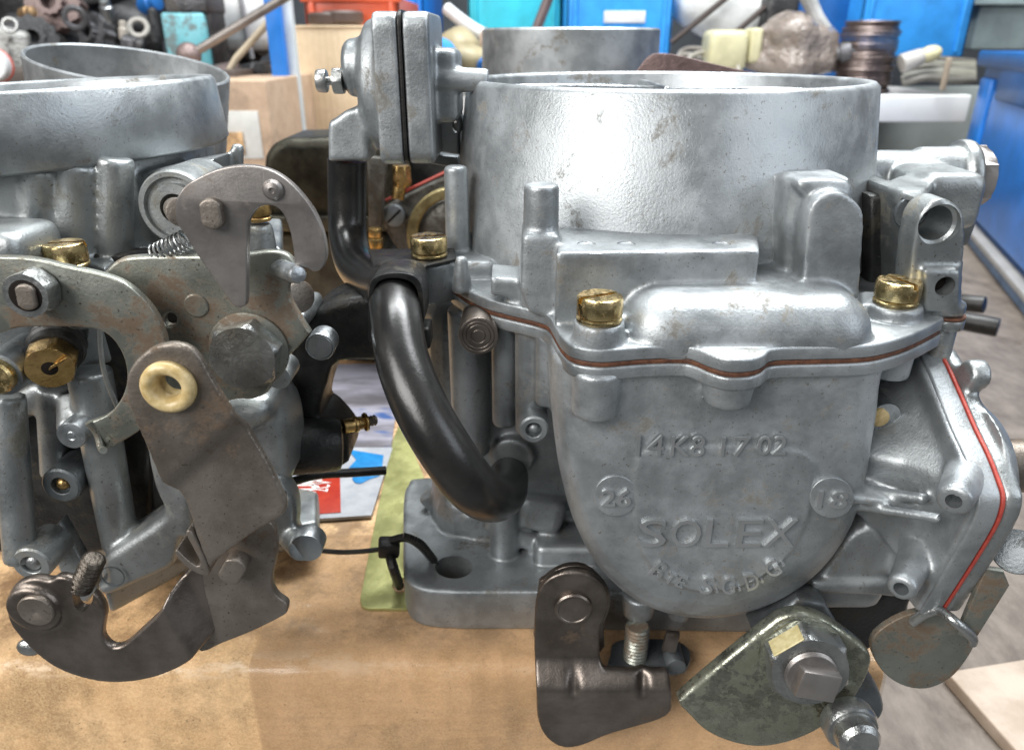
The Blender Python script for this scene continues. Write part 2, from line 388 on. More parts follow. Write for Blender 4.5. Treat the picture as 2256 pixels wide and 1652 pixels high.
# ================================================================ SETTING
BT = -10.45           # height of the cardboard box's top
BE = 10.35            # depth of its front edge
def cardboard(name, c1, c2, spots=True, flutes=.4, fold=False):
    m, t, b, tc = nodes(name)
    n1 = noise(t, tc, 60, 8, .7); n2 = noise(t, tc, 1300, 4, .65, stretch=(.7, 1, 1))
    col = mix(t, ramp(t, n1, .3, .7), c1, c2)
    col = mix(t, ramp(t, n2, .35, .65, 0, .35), col, tuple(x*.72 for x in c1))
    if spots:
        n3 = noise(t, tc, 38, 7, .75, loc=(4, 4, 4)); col = mix(t, ramp(t, n3, .50, .66, 0, .6), col, tuple(x*.45 for x in c1))
        n4 = noise(t, tc, 1500, 2, .5, loc=(4, 1, 4)); col = mix(t, ramp(t, n4, .68, .74, 0, .7), col, (.05, .03, .015))
    n5 = noise(t, tc, 2600, 3, .7); col = mix(t, ramp(t, n5, .35, .7, 0, .4), col, tuple(min(1, x*1.35) for x in c2))
    if fold:  # paper rubbed pale along the folded edge, and oil stains on the top
        sx = t.nodes.new('ShaderNodeSeparateXYZ'); t.links.new(tc.outputs['Object'], sx.inputs[0])
        mk = t.nodes.new('ShaderNodeMath'); mk.operation = 'MULTIPLY'
        t.links.new(ramp(t, sx.outputs[2], .0235, .0262), mk.inputs[0]); t.links.new(ramp(t, sx.outputs[1], -.112, -.1165), mk.inputs[1])
        mk2 = t.nodes.new('ShaderNodeMath'); mk2.operation = 'MULTIPLY'; t.links.new(mk.outputs[0], mk2.inputs[0])
        t.links.new(ramp(t, noise(t, tc, 200, 7, .75, stretch=(.4, 1, 1), loc=(5, 5, 5)), .50, .62), mk2.inputs[1])
        col = mix(t, mk2.outputs[0], col, (.80, .60, .40))
        tp = t.nodes.new('ShaderNodeMath'); tp.operation = 'MULTIPLY'; t.links.new(ramp(t, sx.outputs[1], -.114, -.108), tp.inputs[0])
        t.links.new(ramp(t, noise(t, tc, 75, 8, .75, loc=(1, 5, 8)), .40, .60, 0, .8), tp.inputs[1])
        col = mix(t, tp.outputs[0], col, (.17, .095, .045))
    t.links.new(col, b.inputs['Base Color']); b.inputs['Roughness'].default_value = .55; b.inputs['Specular IOR Level'].default_value = .35
    w = t.nodes.new('ShaderNodeTexWave'); w.inputs['Scale'].default_value = 55; w.inputs['Distortion'].default_value = 1.2; w.bands_direction = 'X'
    t.links.new(tc.outputs['Object'], w.inputs['Vector'])
    a = t.nodes.new('ShaderNodeMath'); a.operation = 'MULTIPLY_ADD'; t.links.new(w.outputs['Fac'], a.inputs[0]); a.inputs[1].default_value = flutes
    t.links.new(noise(t, tc, 110, 6, .65), a.inputs[2])
    bp = t.nodes.new('ShaderNodeBump'); bp.inputs['Strength'].default_value = .5; bp.inputs['Distance'].default_value = .0008
    t.links.new(a.outputs[0], bp.inputs['Height']); t.links.new(bp.outputs[0], b.inputs['Normal'])
    return m
CARD = cardboard('brown_cardboard', (.58, .34, .165), (.86, .555, .305), True, .4, True)
CARD2 = cardboard('pale_cardboard', (.66, .50, .32), (.78, .61, .42), False)
def woodmat():
    m, t, b, tc = nodes('grimy_bench_wood')
    n1 = noise(t, tc, 20, 9, .72, stretch=(1, .8, 1)); n2 = noise(t, tc, 120, 6, .65, stretch=(1, .5, 1)); n3 = noise(t, tc, 30, 6, .7, loc=(3, 3, 3))
    c = mix(t, ramp(t, n1, .3, .7), (.08, .062, .05), (.17, .14, .115))
    c = mix(t, ramp(t, n2, .35, .7, 0, .4), c, (.28, .235, .195)); c = mix(t, ramp(t, n3, .55, .68, 0, .8), c, (.06, .04, .028))
    t.links.new(c, b.inputs['Base Color']); b.inputs['Roughness'].default_value = .6
    bp = t.nodes.new('ShaderNodeBump'); bp.inputs['Strength'].default_value = .5; bp.inputs['Distance'].default_value = .001
    t.links.new(n2, bp.inputs['Height']); t.links.new(bp.outputs[0], b.inputs['Normal']); return m
WOOD = woodmat()
WOODL = plain('pale_bench_plank', (.30, .235, .18), (.42, .345, .28), .6, .8, .4, 6)
# bench of two planks running away from the camera, on the dark gap between them
bench = tag(ob('workbench', rbox((-60, 134, -16-2.5), (400, 250, 5), .3), WOOD), kind='structure')
fb = fz(-15.6)
pl = slab(fb, [(2085, 1478), (2700, 1380), (2700, 2100), (2370, 1800)], .4, .06)
tag(ob('bench_plank', pl, WOODL, bench))
tag(ob('workshop_floor', rbox((0, 150, -100), (900, 900, 4), .1), plain('concrete_floor', (.2, .2, .2), (.3, .3, .29), .8, .1)), kind='structure')
tag(ob('workshop_wall', rbox((0, 178, 30), (700, 6, 300), .1), plain('dark_workshop_wall', (.03, .035, .045), (.07, .08, .09), .8, .05)), kind='structure')

# the cardboard box under the carburettors
def box_solid():
    xr = P(1952, 1480, y=BE)[0]; xl = -26.; y1 = 34.; zb = -16.
    # front panel with a soft fold and the closed top
    prof = [(BE+.02, zb), (BE, -13.0), (BE+.02, BT-.55), (BE+.05, BT-.28), (BE+.16, BT-.1), (BE+.36, BT-.02), (BE+.6, BT-.05), (BE+.85, BT), (y1-.3, BT), (y1, BT-.4), (y1, zb)]
    n = 300; V = []; F = []
    for i in range(n+1):
        x = xl+(xr-xl)*i/n
        for k, (y, z) in enumerate(prof):
            w = .035*math.sin(x*.9+k)+.02*math.sin(x*2.3+1)
            V.append((x, y+(w if k < 6 else 0), z-(abs(w)*.6 if 2 < k < 7 else 0)))
    m = len(prof)
    for i in range(n):
        for k in range(m):
            j = (k+1) % m; F.append([i*m+k, i*m+j, (i+1)*m+j, (i+1)*m+k])
    F.append(list(range(m))); F.append([n*m+k for k in range(m)][::-1])
    return V, F
cbx = thing('cardboard_box', (0, 22, -16), 'brown cardboard box with taped front edge under both near carburettors', 'box')
ob('carton', box_solid(), CARD, cbx, 50)
# clear parcel tape over the fold, to the right of x = 548 px
TAPE = plain('clear_parcel_tape', (.50, .33, .18), (.62, .42, .25), .17, 1.5, .4, 4, .6, 0, .38, dist=.0005)
_t = TAPE.node_tree; _tc = [n for n in _t.nodes if n.type == 'TEX_COORD'][0]; _b = _t.nodes['Principled BSDF']
_bp = _t.nodes.new('ShaderNodeBump'); _bp.inputs['Strength'].default_value = .8; _bp.inputs['Distance'].default_value = .0016
_t.links.new(noise(_t, _tc, 170, 4, .55, stretch=(.07, 1, 1)), _bp.inputs['Height']); _t.links.new(_bp.outputs[0], _b.inputs['Normal'])
def tape(x0, x1, name, dz=0.):
    pr = [(BE-.012, -13.0), (BE-.012, BT-.56), (BE+.03, BT-.27), (BE+.14, BT-.08), (BE+.36, BT+.0), (BE+.6, BT-.01), (BE+.9, BT+.018), (BE+4, BT+.018)]
    V = []; F = []; n = 120
    for i in range(n+1):
        x = x0+(x1-x0)*i/n
        for k, (y, z) in enumerate(pr):
            w = .035*math.sin(x*.9+k+1)+.02*math.sin(x*2.3+1); V.append((x, y+(w if k+1 < 6 else 0)-dz, z-(abs(w)*.6 if 2 < k+1 < 7 else 0)+dz))
    m = len(pr)
    for i in range(n):
        for k in range(m-1): F.append([i*m+k, i*m+k+1, (i+1)*m+k+1, (i+1)*m+k])
    o = ob(name, (V, F), TAPE, cbx, 60); return o
tape(P(548, 1500, y=BE)[0], P(1100, 1500, y=BE)[0], 'parcel_tape'); tape(P(1100, 1500, y=BE)[0], P(1951, 1500, y=BE)[0], 'parcel_tape', .006)

# ================================================================ RIGHT CARBURETTOR
RC = thing('carburettor', (2.5, 13.5, BT), 'grey twin-barrel carburettor with maker name cast on its rounded float bowl, standing on the box', 'carburettor', None)
cxr, cyr = 2.80, 14.75
Y0 = np.array((cxr, cyr, 0.))
Z = np.array((0, 0, 1.))
# --- air horn with lid casting
adds = []
adds.append(ring((cxr, cyr, -3.75), Z, 3.97, 3.5, 2.9, .06, 96, 3.6, 3.4))
adds.append(cyl((cxr, cyr, -3.8), (cxr, cyr, -2.9), 3.8, 3.8))                           # floor of the horn
# ledge below the horn wall
fL = fz(-2.6)
adds.append(slab(fL, [(1226, 557), (1674, 551), (1672, 520), (1640, 500), (1240, 500)], 1.15, .035))
adds.append(slab(fz(-2.6), [(1150, 527), (1240, 527), (1232, 500), (1150, 500)], 1.1, .03))
adds.append(slab(fy(10.35), [(1152, 520), (1232, 520), (1236, 715), (1165, 690), (1146, 640)], 1.0, .05))
adds.append(slab(fy(10.8), [(1083, 612), (1165, 618), (1165, 668), (1080, 650)], .8, .03))
p = P(1193, 402, y=10.72); adds.append(cyl((p[0], 10.72, -3.0), (p[0], 10.72, p[2]-.02), .265, .25, .03))
# right pillar with an arched face
fp = fy(10.05)
adds.append(slab(fp, sm([(1768, 640, 1), (1774, 560), (1781, 480), (1792, 448), (1815, 430), (1842, 423), (1870, 432), (1895, 455), (1904, 485), (1900, 560), (1893, 660, 1)], 4), 1.4, .03))
adds.append(slab(fy(10.5), [(1740, 400), (1768, 393), (1880, 393), (1890, 420), (1880, 700), (1725, 700), (1730, 500)], 1.0, .2))
adds.append(slab(fy(10.3), sm([(1768, 398), (1860, 398), (1880, 414), (1870, 440), (1790, 440), (1760, 420)]), .8, .08))
# lid plate
GZ = -3.86
gl = [(1003, 645), (1040, 670), (1085, 690), (1140, 704), (1188, 716), (1212, 727), (1226, 750), (1243, 778), (1268, 796), (1320, 804), (1370, 801), (1420, 797), (1500, 795), (1530, 800), (1560, 813), (1600, 825), (1642, 825), (1672, 817), (1688, 804), (1720, 799), (1800, 797), (1890, 794), (1940, 786), (2000, 767), (2066, 733)]
gl = sm(gl, 3, closed=False)
plan = [fz(GZ).loc(*q) for q in gl]
backp = [(6.35, 10.6), (6.6, 11.5), (6.4, 17.3), (5.5, 18.2), (0, 18.2), (-1.0, 17.3), (-1.35, 13.2)]
def inset(L, d):
    n = len(L); out = []
    for i in range(n):
        a = np.array(L[i-1]); b = np.array(L[(i+1) % n]); t = b-a; t /= max(np.linalg.norm(t), 1e-6)
        out.append((L[i][0]-t[1]*d, L[i][1]+t[0]*d))
    return out
PL = plan+backp
fg = fz(0)
adds.append(slab_l(Fr((0, 0, -3.64), (0, 0, 1), (0, 1, 0)), PL, .19, .03))
lid_bulge = rbox(((P(1360, 700, y=10)[0]+P(1890, 700, y=10)[0])/2, 10.55, -3.64), (P(1890, 720, y=9.9)[0]-P(1360, 720, y=9.9)[0], 2.95, 1.16), .575, 9)
adds.append(lid_bulge)
# screw bosses on the lid
pb1 = P(1320, 700, y=9.33); bz1 = P(1320, 706, y=9.33)[2]
adds.append(cyl((pb1[0], 9.33, -3.8), (pb1[0], 9.33, bz1), .36, .34, .03))
adds.append(rbox((P(1372, 720, y=9.8)[0], 9.85, bz1-.25), (.5, .7, .5), .08))
pb2 = P(1972, 668, y=10.25); bz2 = pb2[2]
adds.append(cyl((pb2[0], 10.25, -3.8), (pb2[0], 10.25, bz2), .40, .38, .03))
adds.append(slab(fz(bz2-.02), [(1893, 672), (2040, 672), (2030, 640), (1893, 640)], .5, .06))
pb3 = P(946, 568, y=12.2); bz3 = pb3[2]-.03
adds.append(cyl((pb3[0], 12.2, -4.), (pb3[0], 12.2, bz3), .42, .4, .03))
adds.append(rbox((pb3[0]+.5, 12.5, (bz3-4.0)/2-.02), (1.2, .8, 4.0+bz3), .1))
p = P(1018, 625, y=11.6); adds.append(cyl((p[0], 11.6, -3.7), (p[0], 11.6, P(1018, 565, y=11.6)[2]), .17, .10, .08))
p = P(1008, 470, y=13.0); adds.append(cyl((p[0], 12.9, -3.7), (p[0], 12.9, P(1008, 365, y=12.9)[2]), .22, .2, .05))
# ejector pin marks
subs = [cyl(P(u, 537, z=-2.6)+np.array((0, 0, .1)), P(u, 537, z=-2.6)+np.array((0, 0, -.02)), .13) for u in (1292, 1380, 1590)]
horn = cast('lid_casting', adds, ALU, RC, subs, .038, 3)
ob('air_horn', ring((cxr, cyr, -3.62), Z, 3.99, 3.5, 3.0, .07, 144, 3.63, 3.38), ALU, RC, 50)
ob('lid_flange', slab_l(Fr((0, 0, -3.635), (0, 0, 1), (0, 1, 0)), inset(PL, -.035), .185, .03), ALU, RC)
# inner venturi walls, seen just over the rim
def innerwall():
    V, F = ring((cxr-1.7, cyr, -3.6), Z, 1.95, 1.8, 2.8, .03, 64); return V, F
ob('choke_barrel', innerwall(), ALUM, horn); ob('choke_barrel', [ring((cxr+1.75, cyr, -3.6), Z, 1.8, 1.65, 2.75, .03, 64), rbox((cxr+.02, cyr+1.3, -1.6), (.12, 3.0, 1.7), .04)], ALUM, horn)
# --- paper gasket between lid and bowl
ob('bowl_gasket', slab_l(Fr((0, 0, -3.825), (0, 0, 1), (0, 1, 0)), inset(PL, -.022), .06, .01), GASKET, RC)
# --- float bowl and main body
adds = [slab_l(Fr((0, 0, -3.885), (0, 0, 1), (0, 1, 0)), PL, .2, .03)]
fyb = fy(9.7)
S = sm([(1212, 830, 1), (1218, 930), (1233, 1040), (1262, 1150), (1310, 1245), (1375, 1312), (1450, 1352), (1540, 1368), (1630, 1358), (1720, 1322), (1800, 1258), (1858, 1172), (1890, 1080), (1908, 980), (1922, 890), (1927, 830, 1)], 4, closed=False)
SL = [fyb.loc(*q) for q in S]; SL[0] = (SL[0][0], -3.96); SL[-1] = (SL[-1][0], -3.96); mx = (SL[0][0]+SL[-1][0])/2; mz = SL[0][1]
def ringat(s, sz, y): return [np.array((mx+(a-mx)*s, y, mz+(b-mz)*sz)) for a, b in SL]
prof = [(1, 1, 14.5), (1, 1, 10.1), (1, .99, 9.8), (.99, .965, 9.58), (.97, .925, 9.42), (.935, .86, 9.30), (.88, .78, 9.22), (.80, .69, 9.17), (.7, .58, 9.155), (.5, .4, 9.15)]
adds.append(loft([ringat(*q) for q in prof]))
# bosses under the flange
p = P(1315, 835, y=9.2); adds.append(cyl((p[0], 9.22, -4.0), (p[0], 9.22, P(1312, 930, y=8.95)[2]), .345, .32, .03)); adds.append(cyl((p[0], 9.55, -4.0), (p[0], 9.55, P(1312, 930, y=8.95)[2]), .33, .31, .03))
p = P(1604, 850, y=8.98); adds.append(cyl((p[0], 8.97, -4.0), (p[0], 8.97, P(1604, 903, y=8.75)[2]), .34, .30, .04))
p = P(1962, 800, y=10.2); adds.append(cyl((p[0], 10.2, -4.0), (p[0], 10.2, P(1962, 845, y=9.9)[2]), .30, .28, .03))
# raised dish on the bowl and the two round pads
adds.append(slab(fy(9.115), sm([(1402, 1010), (1402, 1170), (1425, 1240), (1480, 1290), (1560, 1308), (1650, 1290), (1730, 1235), (1772, 1170), (1790, 1100), (1790, 1010), (1700, 985), (1500, 985)]), .3, .05))
# columns left of the bowl
def col(u, v0, v1, y, rpx, **k):
    a = P(u, v0, y=y); b = P(u, v1, y=y); r = rs(rpx, a)
    return cyl((a[0], y+r*.8, a[2]), (a[0], y+r*.8, b[2]), r, r*.96, .05)
adds += [col(1030, 690, 1010, 11.9, 48), col(1112, 700, 945, 11.1, 32), col(1172, 715, 965, 10.7, 38), col(1210, 740, 900, 10.4, 30)]
adds.append(rbox((1.9, 14.9, -6.4), (7.3, 4.9, 5.2), 1.2, 5))
adds.append(rbox((2.2, 14.9, -9.2), (7.7, 4.0, 1.6), .7, 4))
lx = -1.72
adds.append(cyl((lx+.75, 13.9, -9.7), (lx+.75, 13.9, -5.0), .78, .74, .08))
adds.append(col(1110, 1050, 1232, 12.2, 35)); adds.append(rbox((P(1190, 1150, y=12.4)[0], 12.9, -8.6), (1.0, 1.1, .8), .2, 3, (0, .25, 0)))
adds.append(rbox((P(1150, 1010, y=13)[0], 13.2, -7.2), (1.6, 1.4, 1.2), .3)); adds.append(rbox((.2, 12.6, -9.15), (1.6, .5, .4), .12, 3, (0, .5, 0)))
adds.append(rbox((1.1, 12.6, -9.3), (1.3, 1.2, .5), .15)); adds.append(rbox((-.1, 13.3, -9.0), (1.9, .9, .9), .2, 3, (0, -.35, 0)))
adds.append(rbox((-1.55, 14.0, -9.25), (.8, .3, .7), .1, 3, (0, -.6, 0)))
adds.append(cyl((.0, 12.3, -7.2), (.25, 14, -7.0), .42, .42, .05)) # spigot the hose is pushed on
# base flange
adds.append(slab(fz(-9.5), sm([(935, 1050), (900, 1064), (889, 1100), (888, 1200), (889, 1255), (903, 1283), (940, 1298), (1010, 1303, 1), (1180, 1303, 1), (1400, 1306, 1), (1690, 1310, 1), (1790, 1280), (1850, 1200), (1850, 1100, 1), (1200, 1040, 1)], 4), .95, .07, res=3))
# boss round the throttle spindle, idle screw boss
adds.append(cyl(P(1262, 1325, y=10.5), P(1262, 1325, y=12.2), .42, .45, .05))
p = P(1407, 1330, y=10.55); adds.append(cyl((p[0], 10.55, -8.9), (p[0], 10.55, P(1407, 1375, y=10.3)[2]), .32, .27, .05))
p = P(1500, 1330, y=10.8); adds.append(cyl((p[0], 10.9, -9.2), (p[0], 10.9, P(1500, 1385, y=10.6)[2]), .24, .2, .05))
# right: arms reaching to the accelerator pump
adds.append(rbox((5.75, 11.9, -6.3), (1.3, 1.5, 3.6), .35, 4)); adds.append(rbox((5.0, 10.5, -8.3), (2.6, 1.2, 1.1), .3, 3))
ap = P(1880, 1112, y=9.45); bp_ = P(2072, 1142, y=8.55)
adds.append(tube([ap, bp_], .075, 12)); adds.append(tube([ap+np.array((0, .4, .05)), bp_+np.array((0, .4, .05))], .09, 12))
adds.append(rbox(tuple((ap+bp_)/2+np.array((0, .75, 0))), (1.3, 1.2, .12), .05, 2, (0, .12, 0)))
adds.append(slab(fy(9.75), sm([(1890, 1170), (1960, 1165), (1990, 1200), (2000, 1260), (1990, 1318), (1900, 1312), (1800, 1308), (1830, 1240)], 3), 1.2, .12))
adds.append(slab(fy(9.65), [(1790, 1283), (2000, 1283), (1995, 1318), (1795, 1308)], .9, .08))
adds.append(tube(path3([P(1990, 860, y=11.2), P(2050, 930, y=10.2), P(2080, 1020, y=9.5), P(2085, 1110, y=9.2)]), .33))
adds.append(tube(path3([P(1905, 920, y=11), P(1925, 1040, y=10.6), P(1930, 1110, y=10.4)]), .35))
# pump flange (left of the red gasket), plane x = const seen edge on
XG = 6.45
gasp = [(2068, 768), (2090, 806), (2120, 872), (2150, 942), (2180, 1003), (2203, 1062), (2212, 1095), (2207, 1130), (2190, 1170), (2150, 1236), (2110, 1298), (2074, 1352)]
fX = fx(XG)
PG = [fX.loc(*q) for q in sm(gasp, 3, closed=False)]
PGb = [(12.0, PG[-1][1]-.1), (12.6, -6), (12.2, PG[0][1]-.2)]
adds.append(slab_l(Fr((XG-.05, 0, 0), (1, 0, 0)), inset(PG+PGb, .03), .34, .05))
adds.append(loft([[np.array((x, 10.9+(a-10.9)*k, -5.8+(b+5.8)*k)) for a, b in PG+PGb] for x, k in ((4.6, .30), (5.2, .42), (5.7, .57), (6.0, .74), (6.2, .9), (6.3, .95))]))
for (u, v, r) in ((2101, 1104, .22), (1985, 1297, .2)):
    q = P(u, v, x=XG-.75 if u > 2000 else XG-1.0); dd = np.array((.62, .78, 0)); adds.append(cyl(q, q+dd*1.2, r, r+.07, .05))
adds.append(slab(fy(10.4), sm([(2012, 800), (2046, 796), (2055, 850), (2062, 930), (2030, 945), (2010, 900)]), .6, .08))
subs = [slab(fz(-9.4), circ(1000, 1240, 42, 25), 1.3, .0)]
for (u, v, x) in ((2101, 1104, XG-.85), (1985, 1297, XG-1.1)):
    q = P(u, v, x=x+.1); dd = np.array((.62, .78, 0)); subs.append(cyl(q-dd*.3, q+dd*.35, .10, .10, 0.001))
body = cast('float_bowl_body', adds, ALU, RC, subs, .038, 4)
ob('bowl_flange', slab_l(Fr((0, 0, -3.885), (0, 0, 1), (0, 1, 0)), inset(PL, -.045), .19, .035), ALU, body)
# pads with numbers, and raised lettering
for (u, v, s_) in ((1357, 1093, '26'), (1833, 1097, '18')):
    yy = 9.13 if s_ == '26' else 9.10
    pd = ob('number_pad', slab(fy(yy), circ(u, v, 49, 45), .25, .015), ALU, body)
    ob('raised_number', text_geo(fy(yy), s_, (u-33, v-17, u+33, v+20), .06, bold=.01), ALUL, pd)
fT = fy(9.112)
ob('raised_lettering', [text_geo(fT, t_, bx, .045, bold=.0) for t_, bx in (('14', (1402, 958, 1462, 1003)), ('K8', (1478, 960, 1552, 1003)), ('17', (1588, 962, 1650, 1003)), ('02', (1668, 960, 1732, 1000)))], ALUL, body, 30)
ob('maker_name', [text_geo(fT, c, (u0, 1142, u1, 1201), .065, bold=.0) for c, u0, u1 in (('S', 1407, 1467), ('O', 1478, 1543), ('L', 1553, 1606), ('E', 1622, 1677), ('X', 1684, 1752))], ALUL, body, 30)
arc = [('B', 1452, 1253, 24, 30, -.62), ('T', 1477, 1271, 14, 19, -.5), ('E', 1500, 1278, 16, 20, -.42), ('S', 1557, 1286, 24, 31, -.12), ('.', 1578, 1298, 6, 6, 0), ('G', 1603, 1287, 25, 31, .12), ('.', 1628, 1294, 6, 6, 0), ('D', 1655, 1277, 25, 31, .35), ('.', 1678, 1276, 6, 6, 0), ('G', 1700, 1249, 26, 31, .6), ('.', 1724, 1240, 6, 6, 0)]
ob('patent_lettering', [text_geo(fT, c, (u-w/2, v-h/2, u+w/2, v+h/2), .065, rot=r_, bold=.004) for c, u, v, w, h, r_ in [(q[0], q[1], q[2], q[3]*1.15, q[4]*1.15, q[5]) for q in arc]], ALUL, body, 30)
# --- brass slotted cheese-head screws
def slot_screw(p, r, h, mat, parent, ang=.5, name='screw', washer=True):
    p = np.array(p, float)
    head = lathe(p+np.array((0, 0, .09 if washer else 0)), Z, [(0, 0), (r*.98, 0), (r, .015), (r, h-.05), (r*.96, h-.012), (r*.9, h), (0, h)], 40)
    me = meshify(*head, name)
    sl = meshify(*rbox((p[0], p[1], p[2]+h+.09), (r*2.4, r*.26, h*.62), 0, 1, (0, 0, ang)), 'sub'); so = bpy.data.objects.new('sub', sl); COL.objects.link(so)
    def bo(o):
        b = o.modifiers.new('b', 'BOOLEAN'); b.operation = 'DIFFERENCE'; b.object = so; b.solver = 'EXACT'
    me = evalmesh(me, [bo]); bpy.data.objects.remove(so); bpy.data.meshes.remove(sl)
    o = place(me, name, mat, parent, 30)
    if washer: ob('washer', ring(p, Z, r*1.0, r*.5, .075, .025, 40), mat, o)
    return o
slot_screw((pb1[0], 9.33, bz1), .305, .26, BRASS, RC, .45); slot_screw((pb2[0], 10.25, bz2), .305, .26, BRASS, RC, 1.9)
# strap, clip and left screw
zs = P(946, 568, y=12.2)[2]
slot_screw((pb3[0], 12.2, zs+.03), .305, .25, BRASS, RC, .2)
clip = ob('hose_clip', [slab(fz(zs+.03), [(811, 549), (1000, 546), (1006, 570), (940, 584), (915, 606), (832, 614)], .05, .015)], BLACKM, RC)
ob('clip_saddle', slab(fy(10.55), sm([(812, 748), (811, 690), (813, 640), (822, 614), (850, 603), (890, 602), (918, 612), (931, 640), (934, 700), (930, 720, 1), (923, 700), (921, 650), (908, 624), (880, 614), (850, 615), (830, 626), (821, 655), (820, 700), (819, 748, 1)], 3), .75, .012), BLACKM, clip)
# --- rubber hose from the diaphragm to the body
hp = [P(765, 352, y=14), P(765, 440, y=14), P(767, 520, y=13.8), P(785, 585, y=13.1), P(828, 622, y=12.1), P(864, 640, y=11.1), P(872, 700, y=10.3), P(886, 790, y=9.7), P(926, 895, y=9.2), P(984, 995, y=8.95), P(1040, 1070, y=9.1), P(1084, 1096, y=9.8), P(1112, 1085, y=11.0), P(1120, 1050, y=12.2)]
hose = ob('rubber_hose', tube(path3(hp, 8), [.355]*40+[.38]*(13*8+1-40), 32), RUBBER, RC, 60)
ob('hose_guard', rbox(tuple(P(940, 735, y=11.2)), (.15, .5, .35), .04), BLACKM, clip)
# --- vacuum diaphragm chamber on the left of the horn
zm = -.75
def sq(y0, y1, z0, z1, r, k=5):
    o = []
    for (cx_, cz_, a0) in ((y1-r, z1-r, 0), (y0+r, z1-r, 90), (y0+r, z0+r, 180), (y1-r, z0+r, 270)):
        for i in range(k+1): a = R(a0+90*i/k); o.append((cx_+r*math.cos(a), cz_+r*math.sin(a)))
    return o
dia = cast('diaphragm_housing', [slab_l(Fr((-1.31, 0, 0), (1, 0, 0)), sq(13, 15.5, -1.92, .44, .24), .44, .04, res=3), rbox((-1.15, 14.2, -.7), (.5, 1.2, 1.2), .15),
    cyl((-1.3, 13.7, -.58), (cxr-3.2, 13.7, -.62), .2, .2), ], ALU, RC, None, .045, 3)
cov = cast('diaphragm_cover', [slab_l(Fr((-1.81, 0, 0), (1, 0, 0)), sq(13, 15.5, -1.93, .44, .24), .42, .04, res=3),
    lathe((-2.15, 14.2, -.72), (-1, 0, 0), [(0, 0), (1.15, 0), (1.12, .15), (1.04, .34), (.75, .47), (0, .5)], 48),
    lathe((-2.5, 13.95, -.42), (-1, 0, 0), [(0, 0), (.5, 0), (.46, .3), (.36, .38), (0, .4)], 40),
    slab(fy(13.45), sm([(736, 262), (770, 240), (806, 250), (812, 357, 1), (722, 357, 1), (722, 275)], 3), .9, .08)], ALU, RC, None, .045, 3)
ob('diaphragm_membrane', slab_l(Fr((-1.752, 0, 0), (1, 0, 0)), sq(12.985, 15.48, -1.92, .46, .25), .056, .01), RUBBERM, RC)
q = P(740, 184, y=13.7)
ob('lock_nut', hexa((-2.88, 13.75, -.62), (-1, 0, 0), .235, .17), BOLT, RC)
asc = ob('adjusting_screw', [cyl((-3.0, 13.75, -.62), (-3.3, 13.75, -.62), .07), cyl((-3.16, 13.75, -.62), (-3.34, 13.75, -.62), .19, .185, .03)], BOLT, RC)
# casting under the diaphragm arm, with a round hole showing cardboard beyond
ob('link_arm', slab(fy(14.6), [(938, 200), (1012, 195), (1012, 342), (940, 332)], .6, .05, holes=[circ(1004, 272, 15, 28)]), ALU, RC)
ob('link_arm', slab(fy(15.2), [(938, 340), (1010, 345), (1010, 372), (950, 362)], .6, .05), ALUD, RC)
# --- pin disc, core plugs on the body
def disc(u, v, y, rpx, mat, name, parent, ln=.5, rings=(), pin=None, pinmat=None, rim=.02, tilt=(0, 0)):
    p = P(u, v, y=y); r = rs(rpx, p); ax = np.array((tilt[0], 1, tilt[1]))
    pr = [(0, 0)]
    for a in rings: pr += [(r*a-.012, 0), (r*a, .012), (r*a+.012, 0)]
    pr += [(r-rim, 0), (r-rim*.3, rim*.3), (r, rim), (r, ln), (0, ln)]
    o = ob(name, lathe(p, ax, pr, 40), mat, parent, 30)
    if pin: ob('pin', lathe(p-np.array((0, .05, 0)), ax, [(0, -.02), (r*pin*.6, 0), (r*pin, .06), (r*pin, .3), (0, .3)], 28), pinmat or mat, o, 50)
    return o
disc(1054, 741, 10.75, 44, STEELD, 'core_plug', RC, 1.0, (.35, .62, .8))
def holed_disc(u, v, y, rpx, hpx, mat, parent, name='pin_boss', ln=.8, pin=.72, pinmat=None):
    p = P(u, v, y=y); r = rs(rpx, p); h = rs(hpx, p)
    o = ob(name, lathe(p, (0, 1, 0), [(0, .12), (h, .12), (h, .01), (h+.01, 0), (r-.03, 0), (r, .03), (r, ln), (0, ln)], 40), mat, parent, 30)
    ob('pin', lathe(p, (0, 1, 0), [(0, .0), (h*pin*.5, .015), (h*pin*.9, .05), (h*pin, .1), (h*pin, .2), (0, .2)], 28), pinmat or mat, o, 50); return o
holed_disc(1176, 948, 10.35, 33, 18, ALU, RC)
disc(1951, 920, 10.0, 34, ALUM, 'pump_spindle_boss', RC, .9, ()); disc(1940, 922, 9.93, 21, NYLON, 'spindle_end', RC, .3)
# --- fuel inlet assembly on the right
yi = 13.6; zi = P(2000, 392, y=yi)[2]
xa = P(1925, 392, y=yi)[0]; xb = P(2112, 392, y=yi)[0]; xs = P(2020, 392, y=yi)[0]; xe = P(2150, 392, y=13.3)[0]
r1 = rs(62, np.array((5, yi, zi)))
adds = [cyl((xa-1, yi, zi), (xs, yi, zi), r1*.95, r1*.95), cyl((xs-.05, yi, zi), (xb, yi, zi), r1*1.06, r1*1.08, .02)]
adds.append(slab_l(Fr((xe, 0, 0), (1, 0, 0)), sm([(yi-.62, zi+.1), (yi-.4, zi+.5), (yi, zi+.66), (yi+.4, zi+.5), (yi+.6, zi), (yi+.5, zi-1.0, 1), (yi-.6, zi-1.1, 1), (yi-.66, zi-.6)], 4), .24, .06))
fpl = fy(10.3)
adds.append(slab(fpl, sm([(1997, 720, 1), (2006, 600), (2020, 500), (2036, 462), (2064, 441), (2090, 441), (2116, 460), (2128, 495), (2124, 600), (2118, 720, 1)], 4), .5, .03))
